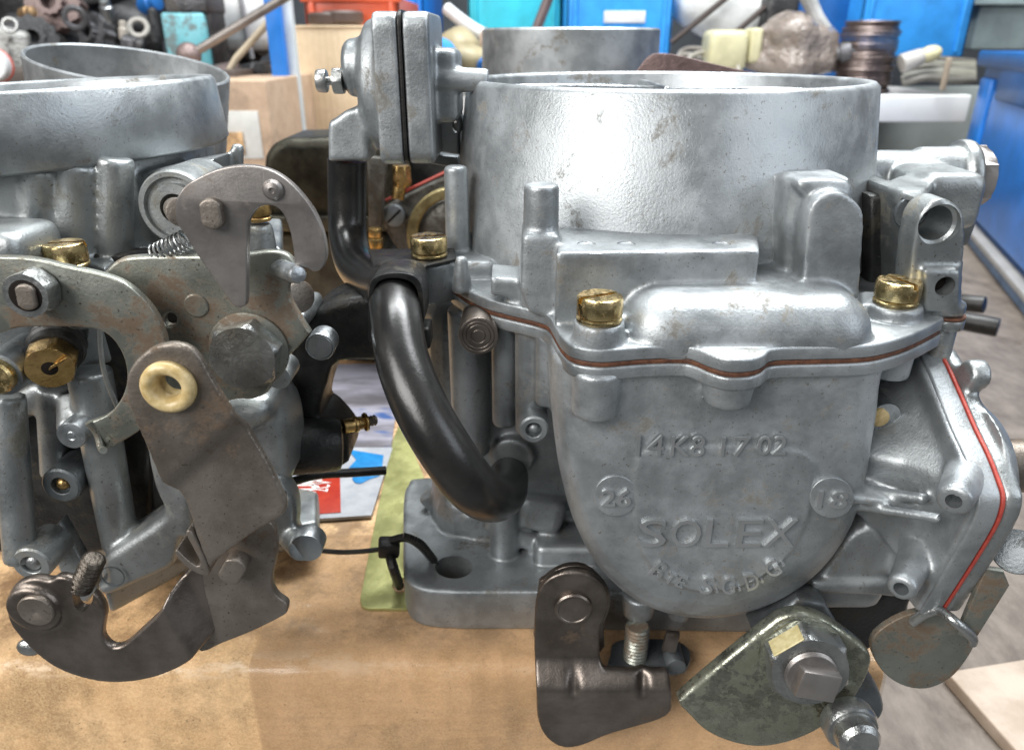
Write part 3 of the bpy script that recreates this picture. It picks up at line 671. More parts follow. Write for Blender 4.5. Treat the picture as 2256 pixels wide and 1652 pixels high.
adds.append(slab(fy(10.75), sm([(2020, 460), (2025, 440), (2035, 436), (2090, 450), (2108, 500), (2110, 720), (2025, 720)]), 2.6, .12))
adds.append(slab(fy(10.17), [(2037, 594), (2119, 594), (2117, 690), (2040, 690)], .4, .05))
p = P(2088, 664, y=10.4); adds.append(cyl((p[0], 10.5, P(2088, 690, y=10.4)[2]), (p[0], 10.5, P(2088, 666, y=10.4)[2]), .31, .31, .03))
adds.append(slab(fz(P(2010, 400, y=12.0)[2]), sm([(1962, 400), (1975, 388), (2010, 384), (2045, 388), (2058, 400), (2040, 420), (1985, 420)], 2), .28, .05))
adds.append(rbox(tuple(P(2055, 430, y=12.6)), (1.0, 1.4, .9), .2))
q1 = P(2072, 497, y=10.28)
ra, rb = rs(46, q1), rs(39, q1); subs = [lathe((q1[0], 9.9, q1[2]), (0, 1, 0), [(0, 0), (ra, 0), (ra, .5), (rb, .53), (rb, 1.3), (0, 1.3)], 40)]
q3 = P(2082, 631, y=10.17); subs.append(cyl((q3[0], 9.9, q3[2]), (q3[0], 10.5, q3[2]), rs(22, q3), None, .001))
ob_in = cast('fuel_inlet', adds, ALU2, RC, subs, .042, 3)
ob('inlet_bore', cyl((q3[0], 10.4, q3[2]), (q3[0], 10.48, q3[2]), rs(21.5, q3)), HOLE, ob_in); ob('inlet_bore', cyl((q1[0], 11.1, q1[2]), (q1[0], 11.18, q1[2]), rs(38.5, q1)), ALUD, ob_in)
ob('dark_web', slab(fy(11.9), [(1915, 430), (2000, 430), (1995, 640), (1915, 640)], 1.4, .1), BLACKM, ob_in)  # black slab filling the gap between pillar and arched plate
ob('plug_bolt', hexa((xe-.01, yi, zi+.0), (1, 0, 0), .56, .28, .03, .5), STEEL, RC)
p = P(2084, 690, y=10.5)
ob('inlet_gasket', cyl((p[0], 10.5, P(2084, 697, y=10.5)[2]), (p[0], 10.5, P(2084, 690, y=10.5)[2]), .27), GASKET, RC)
ob('inlet_collar', [cyl((p[0], 10.5, P(2084, 719, y=10.5)[2]), (p[0], 10.5, P(2084, 697, y=10.5)[2]), .27), cyl((p[0], 10.5, -5.4), (p[0], 10.5, P(2084, 712, y=10.5)[2]), .2)], ALU2, RC)
ob('pump_flange', slab_l(Fr((XG-.035, 0, 0), (1, 0, 0)), PG+PGb, .3, .035), ALU, body)
# --- accelerator pump: red gasket and outer cover
ob('pump_gasket', slab_l(Fr((XG+.025, 0, 0), (1, 0, 0)), PG+PGb, .045, .01), REDGASK, RC)
cadd = [slab_l(Fr((XG+.3, 0, 0), (1, 0, 0)), inset(PG+PGb, .02), .26, .05)]
cadd.append(lathe((XG+.2, 9.6, -5.9), (1, 0, 0), [(0, 0), (1.2, 0), (1.05, .22), (.7, .38), (0, .42)], 40))
cadd += [cyl((XG+.1, 9.0, -6.3), (XG+.45, 9.0, -6.3), .25), cyl((XG+.1, 9.9, -4.4), (XG+.38, 9.9, -4.4), .22)]
ob_c = cast('pump_cover', cadd, ALU2, RC, None, .05, 3)
# pump link lever and rod
lv = slab(fy(9.0), sm([(1920, 1425), (1940, 1388), (2008, 1352), (2075, 1350), (2122, 1385), (2148, 1412), (2128, 1455), (2092, 1495), (2040, 1517), (1985, 1508), (1942, 1475)], 4), .12, .02)
ob('pump_lever', lv, STEELG, RC)
ob('pump_link', slab(fy(8.6), [(2172, 1253), (2212, 1258), (2225, 1290), (2146, 1415), (2112, 1398)], .1, .02), STEELG, RC)
ob('link_rod', tube(path3([P(2010, 1370, y=8.95), P(2040, 1350, y=8.85), P(2070, 1345, y=8.75), P(2105, 1370, y=8.5), P(2140, 1402, y=8.5), P(2142, 1415, y=8.55)], 5), .075, 12), BOLT, RC)
ob('pump_boss', cyl(P(2240, 1215, y=8.8), P(2240, 1215, y=9.4), .32), ALUD, RC)
q = P(2235, 1025, x=7.5); ob('pump_stub', cyl(q-np.array((.7, 0, 0)), q+np.array((1.6, 0, 0)), .40), STEELR, RC)
# --- throttle stop lever (bent steel plate)
def bx(zx, zy): return (1077+.3184*zx, 1149+.3184*zy)
bl = [(322, 600), (345, 500), (385, 430), (450, 385), (540, 358), (630, 358), (715, 385), (785, 440), (825, 510), (832, 590), (808, 670), (775, 735), (768, 800), (770, 930), (778, 975), (800, 1000, 1), (1238, 1002, 1), (1245, 1100), (1250, 1200), (1232, 1270), (1160, 1325), (1060, 1368), (930, 1405), (800, 1445), (660, 1505), (560, 1527), (480, 1515), (405, 1465), (352, 1380), (330, 1250), (326, 1080), (316, 920), (318, 760)]
o1 = sm([bx(*q[:2])+tuple(q[2:]) for q in bl], 3)
YB = 9.75
def bend(a):
    # S-bend: the lower half stands nearer the camera, two pressed ribs
    z1 = P(1250, 1149+.3184*930, y=YB)[2]; z2 = P(1250, 1149+.3184*1090, y=YB)[2]
    t = np.clip((z1-a[:, 2])/(z1-z2), 0, 1); t = t*t*(3-2*t)
    a = a.copy(); a[:, 1] -= .32*t-.02
    t3 = np.clip((z2-.15-a[:, 2])/.8, 0, 1); a[:, 1] += .18*t3
    for (u, v) in ((1262, 1490), (1412, 1486)):
        c = P(u, v, y=YB); r_ = np.hypot((a[:, 0]-c[0])/.085, (a[:, 2]-c[2])/.22)
        a[:, 1] += .12*np.exp(-r_**2)*(1.0)
    return a
stop = cast('throttle_stop_lever', [slab(fy(YB), o1, .16, .03)], STEELD, RC, None, .035, 2, bend)
ob('backing_plate', slab(fy(YB+.3), sm([(1186, 1300), (1200, 1275), (1240, 1250), (1290, 1250), (1335, 1290), (1345, 1330), (1330, 1380), (1320, 1440), (1186, 1440)], 3), .12, .02), STEELD, RC)
p = P(1263, 1341, y=YB-.02)
ob('rivet_head', lathe((p[0], YB+.02, p[2]), (0, -1, 0), [(0, 0), (.31, 0), (.31, .05), (.285, .075), (.25, .08), (.24, .07), (.04, .07), (.02, .06), (0, .06)], 40), STEELD, stop)
# idle stop screw, its plate and bit behind
ya = 10.2; a = P(1405, 1378, y=ya); b = P(1405, 1445, y=ya)
ob('idle_screw', thread(a, (a[0], ya, b[2]-.2), .215, .075, .03, 28), STEELG, RC)
ob('lever_plate', [slab(fz(b[2]-.02), sm([(1345, 1440), (1352, 1415), (1390, 1405), (1480, 1408), (1515, 1425), (1520, 1455), (1490, 1475), (1350, 1470)], 3), .14, .03), cyl(P(1490, 1470, y=9.9), P(1490, 1470, y=9.9)+np.array((0, .5, 0)), .17)], ALUD, RC)
ob('split_pin', rbox(tuple(P(1478, 1412, y=10.0)), (.24, .1, .42), .02, 2, (0, .1, 0)), STEELD, RC)
# --- zinc plated cam lever with nut
def zx(a_, b_): return (1436.4+.2547*a_, 1292.8+.2547*b_)
zl = [(238, 1005), (262, 955), (620, 650), (1000, 345), (1120, 262), (1280, 228), (1430, 255), (1560, 318), (1700, 410), (1840, 520), (1898, 600), (1900, 690), (1850, 820), (1750, 985), (1620, 1120), (1480, 1225), (1250, 1335), (1000, 1392), (800, 1382), (600, 1325), (440, 1235), (320, 1115), (250, 1050)]
YC = 8.75
fcl = Fr((5.2, YC, -8.0), (-.06, -1, .12))
camL = ob('cam_lever', [slab(fcl, sm([zx(*q) for q in zl], 3), .28, .09, res=5)], ZINC, RC)
pn = fcl.pt(*fcl.loc(1766, 1441)); rn = rs(92, pn)
ob('washer', lathe(pn, fcl.n, [(0, .0), (rn*1.02, 0), (rn*1.0, .04), (0, .04)], 40), ZINC, camL)
nut = ob('nut', hexa(pn, fcl.n, rn*1.0, .42, .05, -.35), BOLT, camL)
fn = np.array((-.64, 0, .77)); ob('paint_mark', rbox(tuple(pn+fn*(rn*.875)+fcl.n*.19), (rn*.8, .33, .03), .01, 1, (-.1, R(-40), 0)), GREASE, nut)
ob('spindle_end', [thread(pn, pn+fcl.n*.52, rn*.6, .05, .02, 32), rbox(tuple(pn+fcl.n*.55+np.array((.04, 0, -.05))), (rn*.95, .28, rn*.72), .04, 2, (-.12, .2, 0))], STEEL, camL)
pr_ = P(1884, 1622, y=8.1); rr = rs(60, pr_)
rol = ob('roller', lathe(pr_+np.array((0, .35, 0)), (0, -1, .12), [(0, 0), (rr*.98, 0), (rr, .03), (rr, .22), (rr*.9, .28), (rr*.8, .28), (rr*.78, .3), (rr*.76, .5), (rr*.6, .58), (0, .58)], 40), BOLT, RC)
ob('roller_arm', slab(fy(8.95), sm([(1850, 1570), (1890, 1480), (1925, 1500), (1948, 1545), (1945, 1580), (1900, 1625), (1850, 1620)], 3), .35, .1), ALUD, RC)
ob('underbody_shade', slab(fy(10.3), sm([(1780, 1300), (1990, 1305), (2005, 1335), (1985, 1370), (1890, 1450), (1840, 1420), (1790, 1350)], 3), 1.0, .1), BLACKM, RC)  # black slab added as painted shade in the hollow below the body
ob('spindle_arm', slab(fy(9.3), [(1660, 1395), (1760, 1320), (1820, 1330), (1860, 1400), (1800, 1440), (1690, 1430)], .5, .08), ALUD, RC)
# ================================================================ LEFT CARBURETTOR
LC = thing('carburettor', (-8, 13.5, BT), 'oily grey carburettor with rusty levers and a hook plate at the left edge', 'carburettor')
def z1(*q): return (.326*q[0], .326*q[1])+tuple(q[2:])
def z2(*q): return (.326*q[0], 359+.326*q[1])+tuple(q[2:])
def z3(*q): return (.326*q[0], 718+.326*q[1])+tuple(q[2:])
def z4(*q): return (.326*q[0], 1113+.326*q[1])+tuple(q[2:])
# air horn ring, leaning to the left
nL = np.array((-.04, 0, 1.)); nL /= np.linalg.norm(nL)
c0 = np.array((-8.68, 14.0, -.70))
adds = [ring(c0-nL*1.13, nL, 3.36, 2.95, 1.13, .06, 150, 3.3, 3.02)]
hornL = ob('air_horn', adds, ALU, LC, 50)
adds = [cyl(c0-nL*4.3, c0-nL*1.08, 3.05, 3.05, .05, 90)]
def colL(u, v0, v1, y, rpx, du=0):
    a = P(u, v0, y=y); b = P(u+du, v1, y=y); r = rs(rpx, a)
    return cyl((a[0], y+r*.7, a[2]), (b[0], y+r*.7, b[2]), r, r, .05)
adds += [colL(240, 350, 600, 11.65, 40), colL(150, 360, 580, 11.5, 52), colL(60, 370, 560, 11.3, 40), colL(-15, 370, 560, 11.3, 36)]
adds.append(slab(fy(12.3), [(285, 385), (465, 352), (478, 560), (300, 590)], 1.0, .1))
adds.append(colL(520, 318, 460, 13.2, 14))
adds.append(slab(fz(-3.15), [(-80, 560), (110, 560), (230, 590), (270, 560), (420, 540), (620, 545), (620, 480), (-80, 480)], .35, .06))
adds.append(rbox(tuple(P(-50, 552, y=10.1)+np.array((0, .5, -.05))), (1.25, 1.2, .6), .22, 4))
q = P(157, 600, y=10.6); adds.append(cyl((q[0], 10.7, -3.7), (q[0], 9.9, q[2]), .33, .31, .03))
q = P(570, 492, y=11.2); adds.append(cyl((q[0], 11.2, -4.0), (q[0], 11.2, q[2]), .27, .2, .04)); adds.append(rbox((q[0], 11.6, -4), (1.2, 1.2, .3), .1))

lidL = cast('lid', adds, ALU2, LC, None, .048, 3)
q = P(385, 460, y=11.2); ob('shaft_boss', lathe(q, (0, 1, 0), [(0, .12), (.20, .12), (.22, 0), (.36, 0), (.375, .08), (.45, .08), (.465, .02), (.53, .02), (.56, .06), (.56, 1.2), (0, 1.2)], 56), ALU2, lidL, 30)
ob('choke_shaft', cyl(P(398, 468, y=9.1), P(386, 460, y=11.4), .17), STEELR, LC)
slot_screw(P(153, 590, y=10.7)+np.array((0, 0, .02)), .29, .27, BRASS, LC, .25)
q = P(570, 486, y=11.2); slot_screw(q, .2, .25, BRASSO, LC, .4)
# main body: dark hollow with columns
adds = [rbox((-7.6, 13.3, -6.6), (5.0, 3.2, 6.0), .9, 4)]
adds += [cyl(P(196, 815, y=11.0), P(266, 1200, y=10.9), .34, .30), cyl(P(118, 850, y=11.3), P(124, 1045, y=11.3), .27, .25), cyl(P(14, 870, y=10.6), P(46, 1235, y=10.1), .27, .25),
    cyl(P(160, 880, y=11.2), P(160, 950, y=10.7), .24, .23), rbox(tuple(P(60, 880, y=11.6)), (1.6, 1.0, .5), .2, 3, (0, -.5, 0))]
adds.append(slab(fy(10.4), sm([(205, 1300), (228, 1282), (222, 1235), (262, 1205), (330, 1160), (355, 1130), (335, 1080), (318, 1000), (312, 930), (420, 930), (420, 1180), (395, 1190), (380, 1245), (362, 1262), (300, 1290), (232, 1318)], 3), 1.0, .18))
adds.append(slab(fy(10.3), sm([(508, 885), (560, 872), (610, 905), (632, 960), (640, 1060, 1), (520, 1060, 1), (420, 1000)], 3), 1.2, .25))
adds.append(slab(fy(10.0), sm([(425, 905), (470, 880), (540, 880), (590, 900), (575, 950), (420, 1000)], 3), 1.2, .3))
adds.append(slab(fy(10.15), sm([(570, 1062), (610, 1066), (635, 1090), (648, 1120), (648, 1172), (630, 1195), (560, 1190), (560, 1100)], 3), .5, .1))
adds.append(cyl(P(632, 1165, y=10.7), P(668, 1206, y=9.85), .24, .235, .02))
adds.append(slab(fz(-9.3), [(200, 1180), (560, 1050), (700, 1080), (700, 1150), (560, 1180), (400, 1210), (230, 1300)], .6, .1))
bodyL = cast('main_body', adds, ALU2, LC, [cyl(P(612, 1097, y=9.8), P(612, 1097, y=10.4), .16, None, .001)], .048, 4)
ob('hollow_shade_wall', slab(fy(11.55), [(-60, 560), (330, 560), (330, 1200), (60, 1240), (-60, 1200)], .5, .1), BLACKM, LC)  # black sheet behind the columns, carries the hollow's shade in its colour
# hook plate with shaft and rivet
yh = 8.95
hk = [z2(*q) for q in [(1183, 335), (1195, 235), (1258, 150), (1375, 82), (1500, 35), (1640, 17), (1780, 35), (1900, 90), (2015, 190), (2115, 320), (2175, 450), (2203, 570), (2203, 650), (2172, 718), (2120, 738), (2080, 716), (1990, 690, 1), (1985, 620), (1975, 540), (1955, 450), (1915, 350), (1865, 300), (1800, 287), (1740, 308), (1692, 368), (1674, 440), (1669, 700), (1666, 930), (1645, 972), (1602, 978), (1560, 945), (1450, 790), (1330, 620), (1250, 490), (1198, 410)]]
hkp = ob('hook_plate', slab(fy(yh), sm(hk, 3), .13, .02), STEEL, LC)
q = P(*z2(1440, 340), y=yh-.03)
def flat_shaft(p, r, ln, mat, parent, name, ph=0):
    L = []
    for i in range(40):
        a = 2*math.pi*i/40; x = max(-r*.78, min(r*.78, r*math.cos(a))); z = r*1.12*math.sin(a)
        L.append((x*math.cos(ph)-z*math.sin(ph), x*math.sin(ph)+z*math.cos(ph)))
    return ob(name, slab_l(Fr((p[0], p[1]-ln, p[2]), (0, -1, 0)), L, ln+.3, .03), mat, parent)
flat_shaft(q, rs(30, q), .09, STEELR, hkp, 'shaft_end')
q = P(*z2(1848, 180), y=yh); r = rs(23, q)
ob('rivet', lathe(q, (0, -1, 0), [(0, 0), (r, 0), (r, .03), (r*.75, .07), (r*.3, .085), (r*.2, .06), (0, .06)], 32), STEEL, hkp)
# small coil spring behind the hook
a = P(345, 560, y=9.6); b = P(418, 525, y=9.5); hx = []
d = b-a; L_ = np.linalg.norm(d); d /= L_; e1 = np.cross(d, (0, 1, 0)); e1 /= np.linalg.norm(e1); e2 = np.cross(d, e1)
for i in range(161):
    t = i/160; hx.append(a+d*L_*t+(e1*math.cos(t*8*2*math.pi)+e2*math.sin(t*8*2*math.pi))*.125)
ob('coil_spring', tube(hx, .016, 6), BOLT, LC)
# lever plate behind the hook
bp2 = [z2(*q) for q in [(690, 790), (740, 700), (800, 655), (870, 637), (1000, 628), (1330, 625), (1660, 615), (1800, 598), (1900, 605), (1960, 640), (2000, 700), (1985, 770), (1950, 840), (1960, 920), (2000, 1000), (2095, 1150, 1), (2000, 1260), (1900, 1360), (1850, 1470), (1800, 1560), (1700, 1600), (1600, 1600), (1450, 1640), (1300, 1700), (1100, 1600), (950, 1300), (800, 1000)]]
hole1 = circ(374, 705, 14); 
def bpb(a):
    b_ = a.copy(); e = P(400, 575, y=9.5)[2]; t = np.clip((a[:, 2]-e)/.25, 0, 1); b_[:, 1] += .0*t; return b_
lpl = ob('lever_plate', slab(fy(9.45), sm(bp2, 3), .16, .05, holes=[hole1], res=3), STEELG, LC)
q = P(432, 674, y=9.44); ob('rivet', lathe(q, (0, -1, 0), [(0, -.02), (rs(27, q), -.02), (rs(27, q), 0), (rs(24, q), .014), (0, .014)], 32), STEELG, lpl)
q = P(533, 790, y=9.13)+np.array((0, .3, 0)); ob('hex_bolt', hexa(q, (0, -1, 0), rs(80, q), .30, .04, .22), BOLT, LC); ob('washer', cyl(q+np.array((0, .02, 0)), q+np.array((0, -.03, 0)), rs(88, q), None, .02), STEELG, LC)
ob('hook_pin', [cyl(P(612, 588, y=9.6), P(645, 601, y=9.05), .125, .115, .02), cyl(P(645, 601, y=9.06), P(658, 606, y=8.85), .125, .11, .05)], ALUM, LC)
disc(704, 765, 10.2, 32, ALUM, 'core_plug', LC, .35, (.9,)); disc(612, 832, 9.9, 28, ALU2, 'core_plug', LC, .5, ())
ob('brass_bush', cyl(P(640, 650, y=10.6), P(664, 655, y=10.4), .24, .24, .04), STEELR, LC)
# C shaped lever with nut
cl = [z2(*q) for q in [(-90, 640, 1), (0, 636), (150, 641), (280, 660), (400, 690), (530, 718), (650, 745), (790, 790), (900, 860), (1010, 970), (1080, 1090), (1120, 1220), (1130, 1350), (1110, 1500), (1050, 1650), (960, 1790), (830, 1880), (690, 1951, 1), (640, 1850), (585, 1761, 1), (690, 1721), (760, 1671), (825, 1581), (856, 1471), (850, 1370), (820, 1280), (760, 1190), (670, 1130), (550, 1111), (300, 1108), (120, 1115), (0, 1150), (-90, 1165, 1)]]
cle = ob('crescent_lever', slab(fy(9.0), sm(cl, 3), .13, .025), STEELG, LC)
ob('hole_shade', cyl(P(376, 705, y=9.7), P(376, 705, y=9.8), .2), HOLE, LC)
ob('lever_tip', tube(path3([P(195, 930, y=9.0), P(214, 955, y=9.02), P(223, 985, y=8.95), P(228, 992, y=8.8)], 4), .05, 10), STEELG, cle)
q = P(56, 652, y=8.70)+np.array((0, .28, 0)); ob('nut', hexa(q, (0, -1, 0), rs(55, q), .28, .05, .35), BOLT, cle); ob('nut_bore', cyl(q+np.array((0, -.285, 0)), q+np.array((0, -.2, 0)), rs(37, q)), HOLE, cle)
q = P(57, 655, y=8.66); flat_shaft(q, rs(27, q), .02, STEELR, cle, 'shaft_end', -.08)
# thin wire behind
ob('return_wire', tube(path3([P(220, 722, y=9.7), P(222, 770, y=9.7), P(232, 830, y=9.7), P(258, 895, y=9.7)], 5), .035, 8), BOLT, LC)
# brass jets
def jet(u, v, y, rpx, bore, mat, ax):
    p = P(u, v, y=y); r = rs(rpx, p); ax = np.array(ax, float); ax /= np.linalg.norm(ax)
    V, F = hexa(p, ax, r, .35, .04, .2)
    o = ob('brass_jet', (V, F), mat, LC); ob('jet_bore', [cyl(p+ax*.352, p+ax*.1, r*bore, None, .001)], HOLE, o)
    ob('jet_slot', [rbox(tuple(p+ax*.345), (r*1.9, .02, r*.10), .005, 1, (0, -.5, 0))], BRASSO, o) 
    ob('jet_holder', [cyl(p-ax*.02, p-ax*.9, r*1.02, r*1.0, .03), ring(p-ax*.2, -ax, r*1.12, r*.9, .12, .04, 32), ring(p-ax*.4, -ax, r*1.1, r*.9, .1, .04, 32)], RUBBERM, o)
jet(118, 786, 10.3, 54, .3, BRASSO, (.35, -1, -.15)); 
p = P(8, 820, y=10.0); jo = ob('brass_jet', lathe(p, (0, -1, 0), [(0, 0), (.26, 0), (.26, .2), (.23, .24), (.09, .24), (.08, .1), (0, .1)], 36), BRASS, LC); ob('jet_bore', cyl(p+np.array((0, -.2, 0)), p+np.array((0, -.11, 0)), .085), HOLE, jo); ob('jet_slot', rbox(tuple(p+np.array((0, -.235, 0))), (.05, .03, .5), .005, 1), HOLE, jo)
ob('jet_holder', cyl(p+np.array((0, -.1, 0)), p+np.array((0, .8, 0)), .33, .33), ALUD, jo)
# round plugs of the body
disc(156, 960, 10.35, 32, ALUM, 'core_plug', LC, .8, (.3,)); holed_disc(133, 1071, 10.55, 42, 21, ALUD, LC, ln=.9, pinmat=BRASSO)
holed_disc(68, 1245, 9.9, 43, 22, ALU2, LC, ln=.7, pin=.9, pinmat=BOLT)
disc(675, 1208, 9.8, 35, ALUM, 'core_plug', LC, .3, ())
q = P(249, 1268, y=10.36); ob('cast_mark', [lathe(q, (0, -1, 0), [(.2, 0), (.21, .02), (.19, .02), (.185, 0)], 32)], ALUD, LC)
# rusty link arm with nylon grommet
al = [z3(*q) for q in [(850, 420), (858, 330), (915, 235), (1020, 152), (1150, 118), (1272, 143), (1352, 220), (1400, 310), (1480, 450), (1580, 610), (1680, 790), (1780, 960), (1870, 1140), (1914, 1245), (1898, 1305), (1830, 1362), (1700, 1435), (1560, 1535), (1450, 1620)]]+[z4(*q) for q in [(1420, 430), (1398, 475), (1360, 440, 1), (1300, 260), (1215, 0)]]+[z3(*q) for q in [(1100, 1080), (1000, 850), (930, 690), (870, 540)]]
YA = 8.15
def armb(a):
    p1 = P(*z3(1270, 900), y=YA); p2 = P(*z3(1580, 620), y=YA); n = np.array((p2[2]-p1[2], -(p2[0]-p1[0]))); n /= np.linalg.norm(n)
    s = (a[:, 0]-p1[0])*n[0]+(a[:, 2]-p1[2])*n[1]
    t = np.clip((s+.05)/.3, 0, 1); t = t*t*(3-2*t); b_ = a.copy(); b_[:, 1] += .14*t
    return b_
arm = cast('link_arm', [slab(fy(YA), sm(al, 3), .13, .03)], STEELR, LC, [cyl(P(372, 852, y=7.9), P(372, 852, y=8.6), .24, None, .001)], .032, 2, armb)
ob('folded_edge', slab(fy(YA+.12), sm([z4(*q) for q in [(1290, 180), (1355, 300), (1412, 440), (1398, 478), (1335, 462), (1240, 402), (1183, 328), (1196, 305), (1262, 368), (1330, 412), (1352, 385), (1310, 300), (1255, 190)]], 3), 1.0, .02), STEELR, arm)
q = P(372, 852, y=YA-.03); ro = rs(61, q)
ob('nylon_grommet', lathe(q, (0, -1, 0), [(ro*.45, -.25), (ro*.98, -.05), (ro, 0), (ro*.97, .06), (ro*.82, .1), (ro*.62, .095), (ro*.48, .03), (ro*.43, -.08)], 48), NYLON, arm, 80)
# throttle lever at the bottom left
bo = [z4(*q) for q in [(38, 700), (55, 590), (125, 520), (240, 495), (330, 512), (385, 485), (470, 500), (560, 558), (630, 600), (685, 665), (710, 730), (700, 800), (692, 880), (722, 940), (772, 965), (835, 945), (905, 885), (1000, 800), (1070, 730), (1112, 650), (1150, 600), (1215, 540), (1245, 480), (1238, 430), (1290, 420), (1310, 520), (1340, 700), (1380, 850), (1400, 960), (1330, 1015), (1250, 1080), (1100, 1150), (950, 1190), (800, 1205), (650, 1195), (480, 1150), (350, 1090), (230, 1000), (115, 880), (55, 790)]]
YL = 8.85
def lvb(a):
    p1 = P(*z4(1110, 660), y=YL); p2 = P(*z4(1322, 1030), y=YL); n = np.array((-(p2[2]-p1[2]), p2[0]-p1[0])); n /= np.linalg.norm(n)
    s = (a[:, 0]-p1[0])*n[0]+(a[:, 2]-p1[2])*n[1]
    t = np.clip((s+.12)/.42, 0, 1); t = t*t*(3-2*t); b_ = a.copy(); b_[:, 1] += .36*t
    return b_
slotp = sm([z4(*q) for q in [(415, 640), (425, 600), (470, 590), (530, 640), (556, 710), (535, 780), (485, 815), (435, 785), (418, 720)]], 3)
sl_ = slab(fy(YL-.3), slotp, .9, .001)
lev = cast('throttle_lever', [slab(fy(YL), sm(bo, 3), .17, .05), lathe(P(*z4(240, 690), y=YL), (0, -1, 0), [(0, -.1), (rs(62, P(80, 1340, y=YL)), -.1), (rs(58, P(80, 1340, y=YL)), .08), (rs(44, P(80, 1340, y=YL)), .1), (0, .1)], 40)], STEELR if 0 else STEELD, LC, [sl_], .035, 2, lvb)
q = P(*z4(250, 705), y=YL-.1); ob('pivot_pin', lathe(q, (0, -1, 0), [(0, -.2), (rs(40, q), -.2), (rs(40, q), .03), (rs(37, q), .05), (.03, .05), (0, .03)], 40), STEELR, lev)
ob('adjusting_screw', thread(P(178, 1296, y=9.0), P(208, 1230, y=8.9), .17, .085, .036, 24), metal('dark_oiled_thread', (.035, .03, .025), (.10, .085, .07), (.3, .45), .8), lev)
ob('rust_plate', slab(fy(YL+.37), sm([z4(*q) for q in [(1235, 700), (1250, 480), (1330, 380), (1500, 60), (1700, 40), (1845, 140), (1868, 250), (1862, 370), (1837, 480), (1840, 560), (1874, 620), (1934, 665), (1942, 705), (1912, 748), (1700, 853), (1500, 933), (1360, 990), (1300, 900)]], 3), .16, .03), STEELR, lev)
q = P(*z4(1600, 390), y=YL+.35); flat_shaft(q, rs(31, q), .22, STEELR, lev, 'shaft_end', -.55)
ob('spring_end', ell(P(65, 1425, y=9.1), (.2, .1, .16)), BOLT, LC)
ob('fork_bar', slab(fy(10.6), [(100, 1180), (130, 1150), (215, 1300), (190, 1330), (150, 1320)], .3, .08), ALU2, LC)
# second tube of the same casting, standing behind and leaning right
nT = np.array((.19, -.085, 1.)); nT /= np.linalg.norm(nT); cT = P(288, 140, y=20.0)
LT = thing('intake_tube', tuple(cT-nT*4), 'short thin-walled grey metal tube leaning to the right behind the left carburettor', 'metal tube')
ob('tube_wall', ring(cT-nT*3.6, nT, 2.15, 2.05, 3.6, .04, 90, 2.3, 2.2), ALU, LT)
# black actuator with brass nipple
ACT = ob('vacuum_actuator', [slab(fy(11.6), sm([(676, 705), (700, 682), (745, 662), (830, 655), (860, 700), (850, 790), (745, 800), (718, 850), (702, 915), (722, 935), (757, 975), (765, 1005), (752, 1032), (640, 1045), (610, 960), (640, 800), (640, 740)], 3), 1.2, .15), cyl(P(620, 985, y=11.3), P(752, 978, y=11.6), .5, .47, .1)], BLACKM, LC)
a = P(756, 940, y=11.8); b = P(802, 930, y=12.0)
ob('brass_nipple', [cyl(a, b, .13, .12), cyl(b, b+(b-a)*.15, .17, .17), ring(a+(b-a)*.5, b-a, .15, .1, .08, .02, 24)], BRASSO, ACT); ob('nipple_thread', thread(b, P(828, 925, y=12.15), .10, .05, .02), STEELR, ACT)
ob('black_cord', tube(path3([P(640, 1062, y=12.2), P(700, 1046, y=12.6), P(780, 1041, y=12.8), P(850, 1036, y=13)], 4), .09, 10), RUBBERM, ACT)
# ================================================================ ON THE BOX
TP = thing('metal_tag', tuple(P(860, 1150, z=BT)), 'flat yellow-green passivated metal tag tied to the near carburettor flange', 'tag plate')
fTg = fz(BT+.09)
hx_ = [fTg.loc(*q) for q in [(884, 925), (868, 960), (830, 1130), (793, 1318), (797, 1334), (812, 1339), (896, 1340)]]+[(-2.02, 12.3), (-2.05, 16)]
ob('plate', slab_l(fTg, hx_, .08, .015, holes=[[fTg.loc(*q) for q in circ(882, 1288, 17, 18)]]), TAGZ, TP)
CT = thing('cable_tie', tuple(P(857, 1210, z=BT)), 'black nylon cable tie looped through the flange hole and the tag', 'cable tie')
ob('tie_head', [rbox(tuple(P(857, 1205, y=12.1)), (.42, .32, .36), .06, 2, (.2, .1, .15))], RUBBERM, CT)
ob('tie_strap', tube(path3([P(862, 1190, y=12.1), P(895, 1184, y=12.0), P(925, 1200, y=11.9), P(950, 1228, y=12.1), P(972, 1255, y=12.6), P(985, 1285, y=12.6)], 8), .085, 8), RUBBERM, CT)
ST = path3([P(890, 1184, y=11.9), P(925, 1198, y=11.85), P(950, 1226, y=12.05), P(968, 1250, y=12.4)], 7)
ob('tie_teeth', [rbox(tuple(p_+np.array((.02, -.04, .07))), (.05, .14, .06), .01, 1, (0, .5, 0)) for p_ in ST], RUBBERM, CT)
ob('tie_strap', tube(path3([P(858, 1220, y=12.1), P(868, 1255, y=11.8), P(880, 1290, z=BT+.15)], 6), .1, 8), RUBBERM, CT)
ob('tie_tail', tube(path3([P(848, 1208, y=12.1), P(800, 1214, y=12.1), P(750, 1216, y=12.2), P(700, 1212, y=12.4)], 6), .05, 8), RUBBERM, CT)
